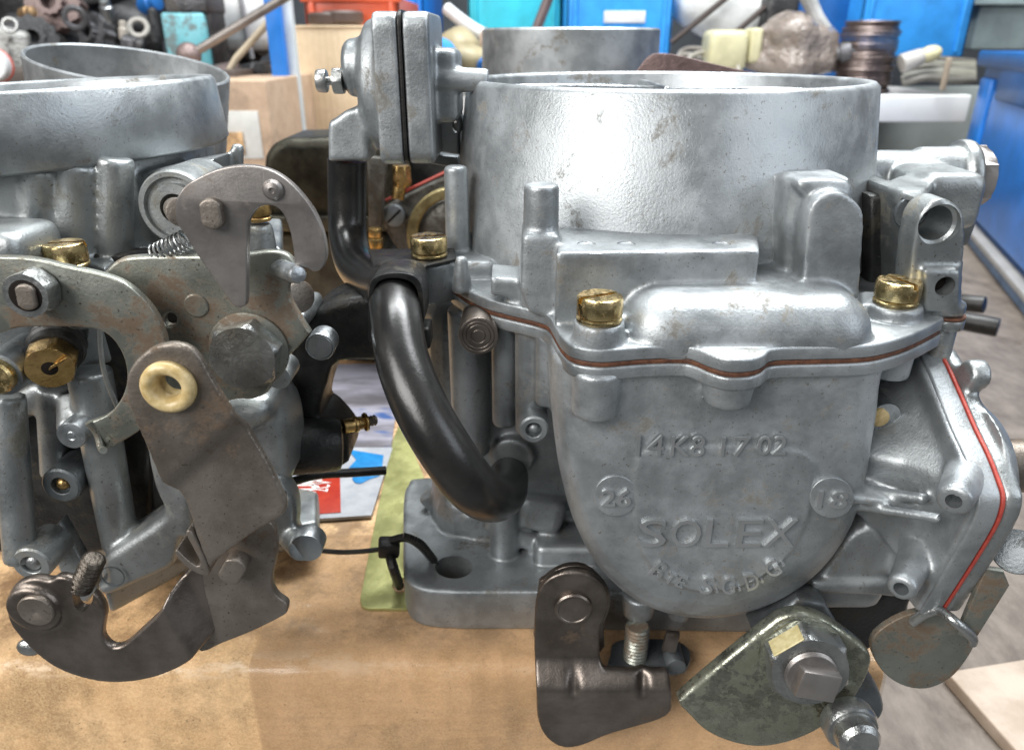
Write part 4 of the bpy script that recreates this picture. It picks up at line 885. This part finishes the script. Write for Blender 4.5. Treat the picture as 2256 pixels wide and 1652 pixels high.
# printed packaging lying behind
def printmat():
    m, t, b, tc = nodes('printed_packaging')
    n1 = noise(t, tc, 60, 5, .6, stretch=(.3, 1, 1)); n2 = noise(t, tc, 90, 4, .6, stretch=(.4, 1, 1), loc=(3, 3, 3))
    c = mix(t, ramp(t, n1, .4, .6), (.13, .12, .13), (.32, .31, .36)); c = mix(t, ramp(t, n2, .52, .64), c, (.05, .10, .26))
    t.links.new(c, b.inputs['Base Color']); b.inputs['Roughness'].default_value = .25; return m
PK = thing('printed_packaging', tuple(P(760, 1000, z=BT)), 'glossy blue and white packaging with a red panel lying between the carburettors', 'packaging')
z0 = BT+.1
ob('film', slab(fz(z0), [(560, 805), (846, 800), (873, 905), (862, 985), (600, 1010)], .09, .02), printmat(), PK)
WP = plain('white_print', (.30, .31, .34), (.40, .41, .43), .35, 2, .1)
card = ob('white_card', slab(fz(z0+.03), [(600, 985), (865, 985), (818, 1134), (640, 1146)], .1, .02), WP, PK)
RP = plain('red_print', (.32, .02, .01), (.40, .035, .015), .35, 3, .1); BPm = plain('blue_print', (.01, .16, .40), (.02, .22, .5), .35, 3, .1)
fpk = fz(z0+.045)
ob('red_panel', slab(fz(z0+.05), [(600, 1052), (749, 1049), (751, 1128), (600, 1138)], .02, .004), RP, card)
ob('blue_arrow', [slab(fz(z0+.05), [(765, 989), (845, 1002), (842, 1028), (768, 1030), (785, 1012)], .02, .004), slab(fz(z0+.05), sm([(778, 1050), (815, 1044), (838, 1046), (812, 1056), (795, 1064), (782, 1062)]), .02, .004)], BPm, card)
ob('lettering', [text_geo(fz(z0+.05), '2CV', (684, 1060, 728, 1082), .012, rot=R(90)), text_geo(fz(z0+.05), 'OUR', (636, 1058, 706, 1092), .012, rot=R(90), bold=.02)], plain('white_ink', (.75, .74, .7), (.8, .8, .78), .4), card)

# ================================================================ THIRD CARBURETTOR, BEHIND
BC = thing('carburettor', (-1, 27, BT), 'dark third carburettor far behind with black float bowl and a bare choke tube rising above', 'carburettor')
cH = P(1256, 110, y=27.); 
ob('choke_tube', ring((cH[0], 27, -3.5), Z, 2.95, 2.6, 3.5+.38, .06, 90, 2.9, 2.7), ALU, BC)
ob('choke_lever', slab(fy(23.5), sm([(1385, 190), (1405, 155), (1430, 125), (1455, 118), (1490, 122), (1560, 138), (1620, 152), (1690, 170), (1700, 200)], 3), .12, .02), metal('brown_steel', (.12, .08, .075), (.24, .17, .16), (.35, .5), .7), BC)
ob('float_bowl', [slab(fy(24.5), sm([(578, 372), (586, 335), (612, 312), (660, 306), (860, 318), (860, 480), (580, 480)], 3), 3, .35, res=5)], metal('olive_black_casting', (.03, .028, .02), (.085, .08, .06), (.3, .5), .7), BC)
ob('bowl_flange', [slab(fy(24.2), [(575, 478), (860, 478), (860, 512), (575, 512)], 3, .1), slab(fy(24.6), [(590, 510), (860, 510), (860, 700), (590, 700)], 2.5, .3)], metal('dark_oily_casting', (.05, .045, .035), (.13, .12, .09), (.35, .55), .7, 2, .6, (.16, .11, .04), .4), BC)
DK = metal('dark_casting', (.07, .068, .06), (.17, .165, .15), (.35, .55), .8, 2, .6, (.04, .03, .02), .5)
ob('rear_body', [slab(fy(26.5), [(700, 330), (1400, 330), (1400, 800), (680, 800)], 4, .3)], BLACKM, BC)
ob('pump_cover', [slab(fy(23.8), sm([(842, 470), (860, 450), (1000, 385), (1120, 385), (1120, 560), (960, 620), (885, 560), (850, 510)], 3), .5, .1)], DK, BC)
ob('pump_gasket', tube([P(850, 442, y=23.6), P(1010, 366, y=23.6)], .045, 8), REDGASK, BC)
q = P(1005, 520, y=23.5); ob('cover_ring', ring(q+np.array((0, .1, 0)), (0, -1, 0), rs(108, q), rs(84, q), .25, .06, 60), metal('dull_gold_ring', (.16, .13, .06), (.34, .29, .15), (.35, .5), .8, 3, .8, (.05, .04, .02), .4), BC); ob('cover_dome', ell(q+np.array((0, .2, 0)), (rs(84, q), .35, rs(84, q))), DK, BC)
q = P(868, 477, y=23.5); cs = ob('cover_screw', cyl(q, q+np.array((0, .4, 0)), rs(23, q)), ALUD, BC); ob('slot', rbox(tuple(q+np.array((0, 0, 0))), (.6, .06, .07), .01, 1, (0, -.75, 0)), HOLE, cs)
ob('fuel_union', [hexa(P(884, 365, y=23.4), (0, 0, -1), .28, .6), cyl(P(884, 380, y=23.6), P(876, 440, y=23.4), .2)], BRASSO, BC)
ob('side_strut', slab(fy(23.2), [(808, 345), (852, 350), (838, 500), (812, 500)], .4, .05), DK, BC)
ob('fuel_union', [cyl(P(826, 503, y=22.5), P(826, 522, y=22.5), .2), cyl(P(826, 524, y=22.5), P(826, 545, y=22.5), .24)], BRASSO, BC)
ob('base_casting', [slab(fy(24), [(760, 560), (1010, 560), (1010, 800), (760, 800)], 2, .3), slab(fy(25), [(600, 690), (800, 690), (790, 800), (640, 800)], 2, .3)], BLACKM, BC)

# ================================================================ BACKGROUND: shelf and clutter
SH = thing('wall_shelf', (20, 85, -6), 'white-edged grey metal shelf carrying workshop clutter behind the carburettors', 'shelf')
YS = 80.
zt = P(2000, 210, y=YS)[2]; zb = P(2000, 270, y=YS)[2]
xl = P(650, 210, y=YS)[0]; xr = P(2142, 210, y=YS)[0]
ob('front_edge', rbox(((xl+xr)/2, YS+.6, (zt+zb)/2), (xr-xl, 1.2, zt-zb), .15), plain('white_shelf_edge', (.78, .80, .80), (.85, .86, .86), .4, .3, .1), SH)
ob('board', rbox(((xl+xr)/2, YS+22, zt-.35), (xr-xl-.2, 41, .6), .05), plain('dusty_shelf_board', (.30, .28, .26), (.46, .44, .42), .7, .2, .1), SH)
ob('rear_panel', rbox(((xl+xr)/2+10, YS+18, -10.4), (xr-xl+16, 1, 10.8), .1), plain('grey_green_panel', (.22, .25, .24), (.33, .36, .35), .6, .1, .1), SH)
def bg_m(name, c, r=.45, k=.75, **kw): return plain(name, tuple(x*k for x in c), c, r, .4, .1, **kw)
BLUE = bg_m('blue_plastic', (.02, .22, .74), .35); BLUED = bg_m('dark_blue_plastic', (.01, .11, .36), .4); SKY = bg_m('light_blue_plastic', (.04, .33, .85), .35)
TURQ = bg_m('turquoise_paint', (.05, .55, .68), .4); OFFW = bg_m('off_white_plastic', (.72, .73, .74), .3); GREYM = metal('grey_greasy_iron', (.05, .05, .055), (.16, .16, .17), (.35, .6), .7, .4, .2, (.10, .09, .08), .5, dist=.002, gscale=3)
DARKM = metal('black_greasy_iron', (.015, .015, .017), (.06, .06, .062), (.4, .6), .6, .5, .2, (.10, .10, .10), .4, dist=.002, gscale=3)
CREAM = bg_m('cream_plastic', (.62, .58, .36), .4); PINK = metal('rusty_pink_iron', (.12, .085, .08), (.26, .20, .19), (.4, .6), .6, .4, .2, dist=.002, gscale=3)
def P2(u, v, y): return P(u, v, y=y)
def bgbox(name, u0, v0, u1, v1, y, dp, mat, label, cat, r=.3, parent=None, rot=0., group=None):
    a = P2(u0, (v0+v1)/2, y); b = P2(u1, (v0+v1)/2, y); t = P2((u0+u1)/2, v0, y); s = P2((u0+u1)/2, v1, y)
    o = ob(name, rbox(((a[0]+b[0])/2, y+dp/2, (t[2]+s[2])/2), (b[0]-a[0], dp, t[2]-s[2]), r, 3, (0, rot, 0)), mat, parent)
    if label: tag(o, label, cat, group)
    return o
def hollow_crate(name, u0, v0, u1, v1, y, dp, mat, label):
    """open-topped bin with rim and ribs"""
    a = P2(u0, (v0+v1)/2, y)[0]; b = P2(u1, (v0+v1)/2, y)[0]; zt_ = P2(u0, v0, y)[2]; zb_ = P2(u0, v1, y)[2]; w = .35
    t = thing(name, ((a+b)/2, y+dp/2, zb_), label, 'crate')
    ob('shell', [rbox(((a+b)/2, y+w/2, (zt_+zb_)/2), (b-a, w, zt_-zb_), .1), rbox(((a+b)/2, y+dp, (zt_+zb_)/2), (b-a, w, zt_-zb_), .1), rbox((a+w/2, y+dp/2, (zt_+zb_)/2), (w, dp, zt_-zb_), .1), rbox((b-w/2, y+dp/2, (zt_+zb_)/2), (w, dp, zt_-zb_), .1), rbox(((a+b)/2, y+dp/2, zb_+.2), (b-a, dp, .4), .1)], mat, t)
    ob('rim', [rbox(((a+b)/2, y, zt_), (b-a+.6, .7, .9), .15)], mat, t)
    for k in (-1, 1): ob('rib', rbox(((a+b)/2+k*(b-a)*.42, y-.05, (zt_+zb_)/2), (.5, .5, (zt_-zb_)*.9), .12), mat, t)
    return t
YK = 92.
cr = hollow_crate('storage_crate', 1248, -120, 1482, 196, YK, 26, SKY, 'bright blue plastic crate with a white label strip in the middle of the shelf')
ob('label_strip', rbox(tuple(P2(1376, 38, YK-.1)), (P2(1421, 38, YK)[0]-P2(1330, 38, YK)[0], .3, 1.2), .05), OFFW, cr)
hollow_crate('storage_crate', 1905, -140, 2150, 130, YK+4, 26, SKY, 'large light blue crate behind the stack of rings')
hollow_crate('storage_crate', 1740, -140, 1908, 196, YK+8, 26, BLUED, 'dark blue crate behind the plastic bag')
hollow_crate('storage_crate', 1030, -140, 1238, 90, YK+6, 26, TURQ, 'turquoise crate left of the labelled blue crate')
hollow_crate('storage_crate', 800, -120, 935, 190, YK+6, 26, BLUE, 'blue crate behind the orange bin')
oc = hollow_crate('parts_bin', 672, -6, 880, 66, 78., 16, bg_m('orange_plastic', (.72, .13, .06), .35), 'orange plastic bin standing on the pale cardboard box'); oc['category'] = 'bin'
for k, (u, v) in enumerate(((725, 42), (755, 38))):
    q = P2(u, v, 76.5); tag(ob('rubber_ring', ring(q-np.array((0, 0, .6)), Z, 1.9, 1.2, 1.1, .2, 40), bg_m('dark_brown_rubber', (.09, .06, .05), .5)), ('left' if k == 0 else 'right')+' dark brown ring resting in front of the orange bin', 'ring', 'dark rings by the orange bin')
bx_ = thing('pale_box', tuple(P2(760, 310, 74.)), 'pale clean cardboard box beside the blue post', 'box')
q0 = P2(645, 180, 74.); q1_ = P2(880, 180, 74.)
zt_ = P2(760, 62, 74.)[2]; zb_ = P2(760, 330, 74.)[2]
ob('carton', rbox(((q0[0]+q1_[0])/2, 84, (zt_+zb_)/2), (q1_[0]-q0[0], 20, zt_-zb_), .15), CARD2, bx_)
ob('top_flap', rbox(((q0[0]+q1_[0])/2, 84, zt_+.1), (q1_[0]-q0[0]+.2, 20.2, .2), .05), CARD2, bx_)
# blue post with pale side
PO = thing('blue_post', (P2(612, 200, 68)[0], 68, -16), 'tall blue steel post with a white side face, left of the pale box', 'post')
a = P2(598, 0, 68.); b = P2(640, 305, 68.)
ob('post_front', rbox((P2(611, 150, 68.)[0]+.1, 68.6, 0), (1.25, 1.2, 34), .08), BLUE, PO); ob('post_side', rbox((P2(633, 150, 68.)[0]+.1, 69.4, 2), (.95, 1.0, 34), .08), plain('white_post_paint', (.55, .62, .66), (.72, .78, .80), .4, .3), PO)
# cardboard boxes low on the left
cb = thing('label_box', tuple(P2(540, 340, 60.)), 'brown cardboard box with a torn white label left of the blue post', 'box')
def P2box(u0, v0, u1, v1, y, dp, r=.1):
    a = P2(u0, (v0+v1)/2, y); b = P2(u1, (v0+v1)/2, y); t = P2((u0+u1)/2, v0, y); s = P2((u0+u1)/2, v1, y)
    return rbox(((a[0]+b[0])/2, y+dp/2, (t[2]+s[2])/2), (b[0]-a[0], dp, t[2]-s[2]), r)
ob('carton', P2box(430, 178, 606, 520, 60, 14), cardboard('worn_cardboard', (.36, .25, .17), (.52, .38, .27)), cb)
ob('white_label', [P2box(486, 245, 574, 350, 59.9, .15, .02)], bg_m('dirty_white_label', (.66, .66, .63), .5), cb); ob('label_window', P2box(478, 292, 536, 342, 59.7, .15, .02), CARD, cb)
# left: dark shelf board with heaped engine parts
sb = thing('dark_shelf', tuple(P2(200, 175, 66)), 'dark greasy shelf under the heap of engine parts at upper left', 'shelf')
ob('board', P2box(-200, 156, 520, 200, 66, 30), bg_m('dark_brown_board', (.09, .07, .06), .6), sb)
for u in (-150, 420): ob('leg', P2box(u, 196, u+25, 520, 68, 2), bg_m('dark_leg', (.05, .045, .04), .6), sb)
def lumpy(name, u, v, rx, rz, y, mat, label, cat, kind='cyl', ax=(1, -.4, .2), grp=None):
    p = P2(u, v, y); s = zc(p)/FP; rx *= s; rz *= s; ax = np.array(ax, float); ax /= np.linalg.norm(ax)
    if kind == 'gear': g = [lathe(p-ax*rz*.5, ax, [(0, 0), (rx*.9, 0), (rx, .1), (rx, rz), (rx*.5, rz*1.02), (rx*.5, rz*1.4), (rx*.3, rz*1.4), (rx*.28, rz*.8), (0, rz*.8)], 48, (12, .07))]
    elif kind == 'ring': g = [ring(p-ax*rz*.3, ax, rx, rx*.55, rz*.6, .1, 32)]
    elif kind == 'block': g = [rbox(tuple(p), (rx*2, rx*1.6, rz*2), rx*.25, 3, tuple(ax*.5)), cyl(p-np.array((0, rx*.9, 0)), p, rx*.5, rx*.5), cyl(p+np.array((rx*.6, -rx, rz*.6)), p+np.array((rx*.6, 0, rz*.6)), rx*.2, None)]
    else: g = [lathe(p-ax*rx, ax, [(0, 0), (rz*.6, 0), (rz*.65, rx*.3), (rz*.95, rx*.4), (rz, rx*1.3), (rz*.8, rx*1.4), (rz*.75, rx*1.9), (rz*.3, rx*2), (0, rx*2)], 36)]
    return tag(ob(name, g, mat), label, cat, grp)
lumpy('pulley', 125, 12, 55, 44, 84, PINK, 'large rusty pinkish round casting at top left of the heap', 'engine part', 'gear', (.1, -1, .2))
lumpy('bracket', 60, 30, 22, 14, 80, metal('brown_gold_metal', (.2, .12, .06), (.42, .28, .15), (.4, .55), .7), 'small brownish gold part beside the pink casting', 'engine part')
lumpy('coupling', 75, 92, 50, 34, 78, DARKM, 'black greasy coupling in the lower left of the heap', 'engine part', 'gear', (.5, -1, .4))
lumpy('housing', 20, 112, 38, 46, 76, metal('crusty_grey_aluminium', (.25, .25, .24), (.5, .5, .48), (.5, .7), .5, .6, .3, dist=.004, gscale=3), 'crusty pale grey casting at the left edge', 'engine part', 'block', (.2, .5, .9))
lumpy('hex_nut', 22, 56, 18, 14, 74, BOLT, 'grey nut lying at the left edge above the crusty casting', 'nut', 'ring', (.3, -1, .3))
lumpy('gear_hub', 215, 78, 42, 30, 80, GREYM, 'dark grey toothed hub in the centre of the heap', 'engine part', 'gear', (-.5, -1, .3))
lumpy('bolt', 235, 22, 22, 14, 78, ALUM, 'bright metal bolt at the top of the heap', 'bolt', 'cyl', (.1, -.4, 1))
lumpy('chain_link', 272, 72, 24, 10, 76, bg_m('bone_coloured_metal', (.42, .38, .33), .5), 'bone coloured upright link beside the toothed hub', 'link', 'cyl', (.1, 0, 1))
lumpy('chain_link', 305, 62, 24, 16, 77, bg_m('bone_coloured_metal_2', (.36, .34, .31), .5), 'bone coloured ring left of the turquoise tin', 'link', 'ring', (.2, -1, .5))
lumpy('small_block', 292, 102, 22, 18, 75, GREYM, 'grey metal block in front of the bone coloured ring', 'engine part', 'block', (.3, .3, .3))
lumpy('hose_end', 330, 10, 26, 22, 82, BLUED, 'dark blue cap at the top right of the heap', 'cap')
lumpy('strut', 343, 82, 58, 13, 79, DARKM, 'dark upright strut next to the turquoise tin', 'strut', 'cyl', (.05, 0, 1))
lumpy('flange', 165, 40, 26, 26, 78, GREYM, 'small grey flanged part under the pink casting', 'engine part', 'ring', (.4, -1, -.2))
lumpy('crankcase', 190, 30, 150, 70, 100, DARKM, 'big black casting at the back of the heap', 'engine part', 'block', (.1, .1, .1))
lumpy('crankcase', 120, 120, 130, 34, 90, DARKM, 'low black casting filling the bottom of the heap', 'engine part', 'block', (.1, .1, .05))
lumpy('bearing', 150, 130, 30, 16, 72, GREYM, 'grey bearing ring low in the heap', 'bearing', 'ring', (.3, -1, .5))
lumpy('elbow', 260, 130, 34, 12, 72, PINK, 'brown metal elbow lying low in the heap', 'engine part', 'cyl', (1, -.2, .1))
tr = thing('tape_roll', tuple(P2(2, 160, 60)), 'white roll with a red rim at the left edge', 'roll')
q = P2(-8, 145, 60); ob('roll', ring(q, (.2, -1, .1), 1.15, .4, 1.2, .1, 40), OFFW, tr); ob('red_rim', ring(q, (.2, -1, .1), 1.22, 1.1, .25, .05, 40), bg_m('red_rim', (.6, .08, .05)), tr)
tn = thing('turquoise_tin', tuple(P2(412, 150, 74)), 'worn turquoise rectangular tin with a grey cap end', 'tin')
ob('tin_body', P2box(362, 28, 458, 160, 74, 5, .3), metal('chipped_turquoise', (.10, .38, .44), (.22, .55, .62), (.4, .55), .1, .4, .2, (.16, .16, .15), .5), tn); ob('tin_top', P2box(360, -20, 455, 30, 74.1, 4.8, .3), GREYM, tn); ob('tin_side', P2box(456, 22, 468, 150, 74.5, 4, .1), DARKM, tn)
wj = thing('white_canister', tuple(P2(530, 110, 82)), 'white plastic canister behind the long steel rod', 'canister')
ob('canister_body', P2box(470, -40, 590, 112, 82, 9, 1.2), OFFW, wj); ob('canister_shoulder', P2box(452, -40, 475, 28, 82.5, 6, .5), OFFW, wj); ob('strap', tube([P2(528, -10, 81.8), P2(556, 130, 81.8)], .25, 8), bg_m('grey_strap', (.25, .25, .27)), wj)
lr = thing('gear_lever', tuple(P2(420, 120, 64)), 'long steel rod with a brown ball end leaning up to the right', 'lever')
ob('rod', tube([P2(425, 118, 64), P2(640, -12, 66)], .34, 16), metal('dull_rod', (.16, .14, .13), (.3, .27, .25), (.35, .5), .8, .4, .2), lr); ob('ball_end', ell(P2(416, 122, 64), (.95, .95, .95)), PINK, lr)
tag(ob('wooden_stick', tube([P2(496, 175, 70), P2(520, 130, 70), P2(600, 40, 71)], .3, 10), bg_m('pale_stick', (.5, .42, .3))), 'thin pale stick leaning behind the steel rod', 'stick')
tag(ob('bottle_cap', ell(P2(394, 138, 66), (.6, .6, .5)), bg_m('pale_green_plastic', (.42, .6, .5))), 'small pale green cap below the ball end', 'cap')
lumpy('pipe_joint', 560, 165, 40, 26, 72, DARKM, 'dark pipe joint on the worn box behind the steel rod', 'pipe joint')
lumpy('pipe_joint', 500, 165, 30, 18, 71, PINK, 'rusty pipe joint beside the dark one', 'pipe joint', 'block')
lumpy('alternator', 540, 100, 46, 40, 86, GREYM, 'grey round housing behind the canister', 'engine part')
# middle: white hose, beige lumps, blue ball
tag(ob('white_pipe', tube(path3([P2(985, 20, 86), P2(1040, 62, 84), P2(1110, 100, 83), P2(1190, 150, 83)], 5), .62, 14), bg_m('white_pipe', (.75, .77, .8), .3)), 'white plastic pipe slanting down in front of the turquoise crate', 'pipe')
tag(ob('angle_iron', [P2box(1090, 75, 1205, 96, 86, 1.5, .1)], GREYM), 'grey angle iron below the turquoise crate', 'angle iron')
tag(ob('brown_rod', tube([P2(1180, 70, 87), P2(1215, -20, 87)], .55, 10), bg_m('brown_handle', (.13, .09, .09))), 'brown rod leaning on the turquoise crate', 'rod')
def blob(name, u, v, ru, rv, y, mat, label, cat, seed=1):
    p = P2(u, v, y); s = zc(p)/FP; V, F = ell((0, 0, 0), (ru*s, ru*s*.8, rv*s), 28)
    V = [np.array(q)*(1+.16*math.sin(q[0]*1.1+seed)+.12*math.sin(q[2]*1.7+seed*2)+.05*math.sin(q[1]*3+q[0]*2.3))+p for q in V]
    return tag(ob(name, (V, F), mat, None, 60), label, cat)
BEI = bg_m('beige_rubber', (.36, .31, .19), .5, .7)
blob('rubber_boot', 1005, 100, 52, 36, 82, BEI, 'beige rubber boot above the blue ball', 'rubber boot', 1)
blob('rubber_boot', 1040, 140, 60, 34, 80, BEI, 'beige crumpled rubber boot right of the blue ball', 'rubber boot', 3)
bb = thing('blue_stopper', tuple(P2(965, 130, 76)), 'round blue plastic cap with a dark centre right of the diaphragm', 'cap'); q = P2(968, 128, 76)
ob('cap_body', lathe(q, (.1, -1, 0), [(0, -1), (1.6, -1), (1.75, -.4), (1.6, .1), (1.1, .35), (0, .45)], 40), SKY, bb); ob('cap_centre', lathe(q+np.array((0, -.42, .1)), (0, -1, 0), [(0, 0), (.4, 0), (.38, .1), (0, .1)], 24), BLUED, bb)
blob('pink_plug', 1070, 85, 14, 20, 80, bg_m('pinkish_plastic', (.5, .38, .3)), 'small pinkish plug beside the beige boots', 'plug', 2)
tag(ob('blue_plug', cyl(P2(1066, 150, 78), P2(1066, 125, 80), .7), BLUED), 'small dark blue plug beside the bare choke tube', 'plug')
# right: jug, straps, bag, cable coil, cube
jg = thing('white_jug', tuple(P2(1580, 80, 94)), 'glossy white tilted jug with dark straps across it', 'jug')
ob('jug_body', [rbox(tuple(P2(1590, 20, 96)), (11.0, 7, 7.0), 2.4, 6, (0, .45, 0))], bg_m('glossy_white', (.78, .79, .78), .15), jg)
ob('jug_neck', cyl(P2(1690, 30, 93), P2(1740, -10, 93), 1.5, 1.3, .2), OFFW, jg)
for (a_, b_) in (((1478, 95), (1620, -20)), ((1600, 90), (1740, -30))): ob('strap', tube([P2(*a_, 91), P2(*b_, 91)], .32, 8), bg_m('dark_strap_%d' % a_[0], (.05, .035, .03)), jg)
BAG = plain('clear_plastic_bag', (.20, .16, .13), (.34, .29, .26), .14, .25, .9, .6, .6, 0, None, .6, dist=.012)
bg1 = blob('plastic_bag', 1740, 115, 98, 74, 86, BAG, 'crumpled brownish clear plastic bag of small parts left of the ring stack', 'bag', 2)
cu_ = thing('cream_block', tuple(P2(1608, 150, 84)), 'cream plastic cube-shaped cap in front of the bag', 'cap')
ob('block', P2box(1562, 66, 1650, 158, 84, 4, .7), CREAM, cu_); ob('collar', P2box(1652, 62, 1680, 140, 84.5, 3, .4), CREAM, cu_)
for k, (u, v, r_) in enumerate(((1540, 135, 50), (1520, 142, 36), (1570, 150, 60))):
    q = P2(u, v, 88-k*2); V, F = ring(q, (.1, -.5, 1), r_*zc(q)/FP, (r_-9)*zc(q)/FP, .5, .15, 40)
    tag(ob('cable_coil', (V, F), bg_m('grey_cable_%d' % k, (.22+.06*k, .2+.06*k, .18+.05*k), .5)), ('upper', 'small inner', 'lower wide')[k]+' loop of grey cable in front of the labelled blue crate', 'cable', 'cable loops')
tag(ob('paint_stick', tube([P2(1772, -20, 86), P2(1800, 40, 86), P2(1832, 78, 86)], [.8, .7, .45], 10), bg_m('spotted_white', (.62, .62, .6), .4, .5)), 'white stained stick hanging above the bag', 'stick')
tag(ob('dark_clamp', [P2box(1690, -10, 1760, 70, 90, 4, .4)], DARKM), 'black clamp behind the plastic bag', 'clamp')
# stack of ribbed rings
RG = thing('piston_ring_stack', tuple(P2(1920, 212, 82)), 'brown steel stack of thin rings on the white-edged shelf', 'ring stack')
RB = metal('brown_ring_steel', (.12, .09, .085), (.34, .28, .26), (.28, .45), .9, .5, .2, (.12, .07, .05), .4)
zz0 = P2(1918, 212, 82)[2]; zz1 = P2(1918, 44, 82)[2]; n_ = 24; xx = P2(1934, 120, 82)[0]; rg0 = rs(62, P2(1918, 120, 82))
for i in range(n_):
    z_ = zz0+(zz1-zz0)*i/n_; o_ = .16*math.sin(i*2.3)+(.18 if i > 2 else 0)
    ob('ring', ring((xx+o_*.6, 82+rg0, z_), Z, rg0*(1+.03*math.sin(i*1.7))*(.92 if i > 21 else 1), rg0*.75, (zz1-zz0)/n_*.82, .08, 44), RB, RG)
lb = thing('light_bulb', tuple(P2(2020, 150, 82)), 'pale socket and bulb lying right of the ring stack', 'bulb')
ob('socket', cyl(P2(1985, 142, 82), P2(2032, 124, 82), .95, .8, .15), bg_m('grey_socket', (.5, .48, .45)), lb); ob('glass', ell(P2(2048, 120, 82), (1.2, .9, .8), rot=(0, -.3, 0)), CREAM, lb)
for k in range(9):
    u0 = 1985+random.random()*12; v0 = 176-k*5; tag(ob('cable', tube(path3([P2(u0, v0+8, 82+k), P2(2040, v0-6+random.random()*10, 81+k), P2(2090, v0-4+random.random()*8, 81+k), P2(2146, v0+6*random.random(), 82+k)], 4), .33, 8), bg_m('cable_grey_%d' % k, (.16+.04*(k % 4), .15+.04*(k % 4), .13+.03*(k % 4)), .5)), ('lowest', 'second lowest', 'third lowest', 'fourth lowest', 'middle', 'fourth highest', 'third highest', 'second highest', 'topmost')[k]+' grey cable in the bundle at the right end of the shelf', 'cable', 'cables bundled at the shelf end')
tag(ob('cable_clip', P2box(2082, 128, 2092, 200, 79, .5, .1), bg_m('tan_clip', (.4, .33, .25))), 'tan strap round the cable bundle', 'strap')
lumpy('tin_lid', 1868, 115, 22, 22, 84, GREYM, 'grey lid half hidden left of the ring stack', 'lid')
tag(ob('grey_cabinet', [P2box(2158, -60, 2600, 110, 110, 12, .2), P2box(2150, 4, 2600, 12, 109, 3, .1)], bg_m('grey_green_paint', (.27, .33, .34), .5)), 'grey-green cabinet behind the right-hand blue crate', 'cabinet')
# blue crate on the bench at the right
RCt = thing('blue_crate', tuple(P(2256, 600, z=-16)), 'big blue plastic crate standing on the bench at the right edge', 'crate')
A_ = P(2138, 540, z=-16.); B_ = P(2270, 705, z=-16.); D_ = (B_-A_)/np.linalg.norm(B_-A_); Nn = np.array((-D_[1], D_[0], 0)); Nn = Nn if Nn[0] > 0 else -Nn
def wallbox(s0, s1, d0, d1, z_0, z_1, r=.1):
    c = A_+D_*(s0+s1)/2+Nn*(d0+d1)/2; c[2] = (z_0+z_1)/2
    return rbox(tuple(c), (s1-s0, d1-d0, z_1-z_0), r, 2, (0, 0, math.atan2(D_[1], D_[0])))
L2 = 40; th = -.9
ob('crate_wall', [wallbox(-13.5, L2, .5, 1.0, -15.2, th), wallbox(-13.5, -12.9, .5, 30, -15.2, th), wallbox(L2-.5, L2, .5, 30, -15.2, th), wallbox(-13.5, L2, 29, 29.6, -15.2, th), wallbox(-13.5, L2, .5, 30, -15.6, -15)], BLUED, RCt)
ob('crate_rim', [wallbox(-14, L2, -.3, 1.4, th-1.2, th+.1, .2), wallbox(-14, -12.5, 0, 30, th-1.2, th+.1, .2)], BLUED, RCt)
ob('crate_panel', [wallbox(-12.5, -8, .1, .55, -14.0, th-2.2, .1), wallbox(-6, L2-3, .1, .55, -14.0, th-3.0, .1)], BLUE, RCt)
ob('crate_handle', wallbox(-4, 12, -.15, .6, th-3.6, th-1.0, .2), BLUED, RCt)
ob('crate_foot', wallbox(-13.7, L2, -.2, 1.0, -16, -15.1, .15), bg_m('blue_grey_scuffed', (.16, .26, .42), .5, .6), RCt); ob('crate_edge', wallbox(-13.7, L2, -.5, .6, -15.1, -14.6, .1), bg_m('dusty_edge', (.35, .34, .33), .6), RCt)
for k, (a_, b_) in enumerate((((2100, 665), (2170, 672)), ((2110, 705), (2200, 722)))):
    tag(ob('black_tube', cyl(P(*a_, y=36-k*4), P(*b_, y=35-k*4), .42, .42, .05), RUBBERM), ('upper' if k == 0 else 'lower')+' short black tube lying on the bench right of the carburettor', 'tube', 'black tubes on the bench')
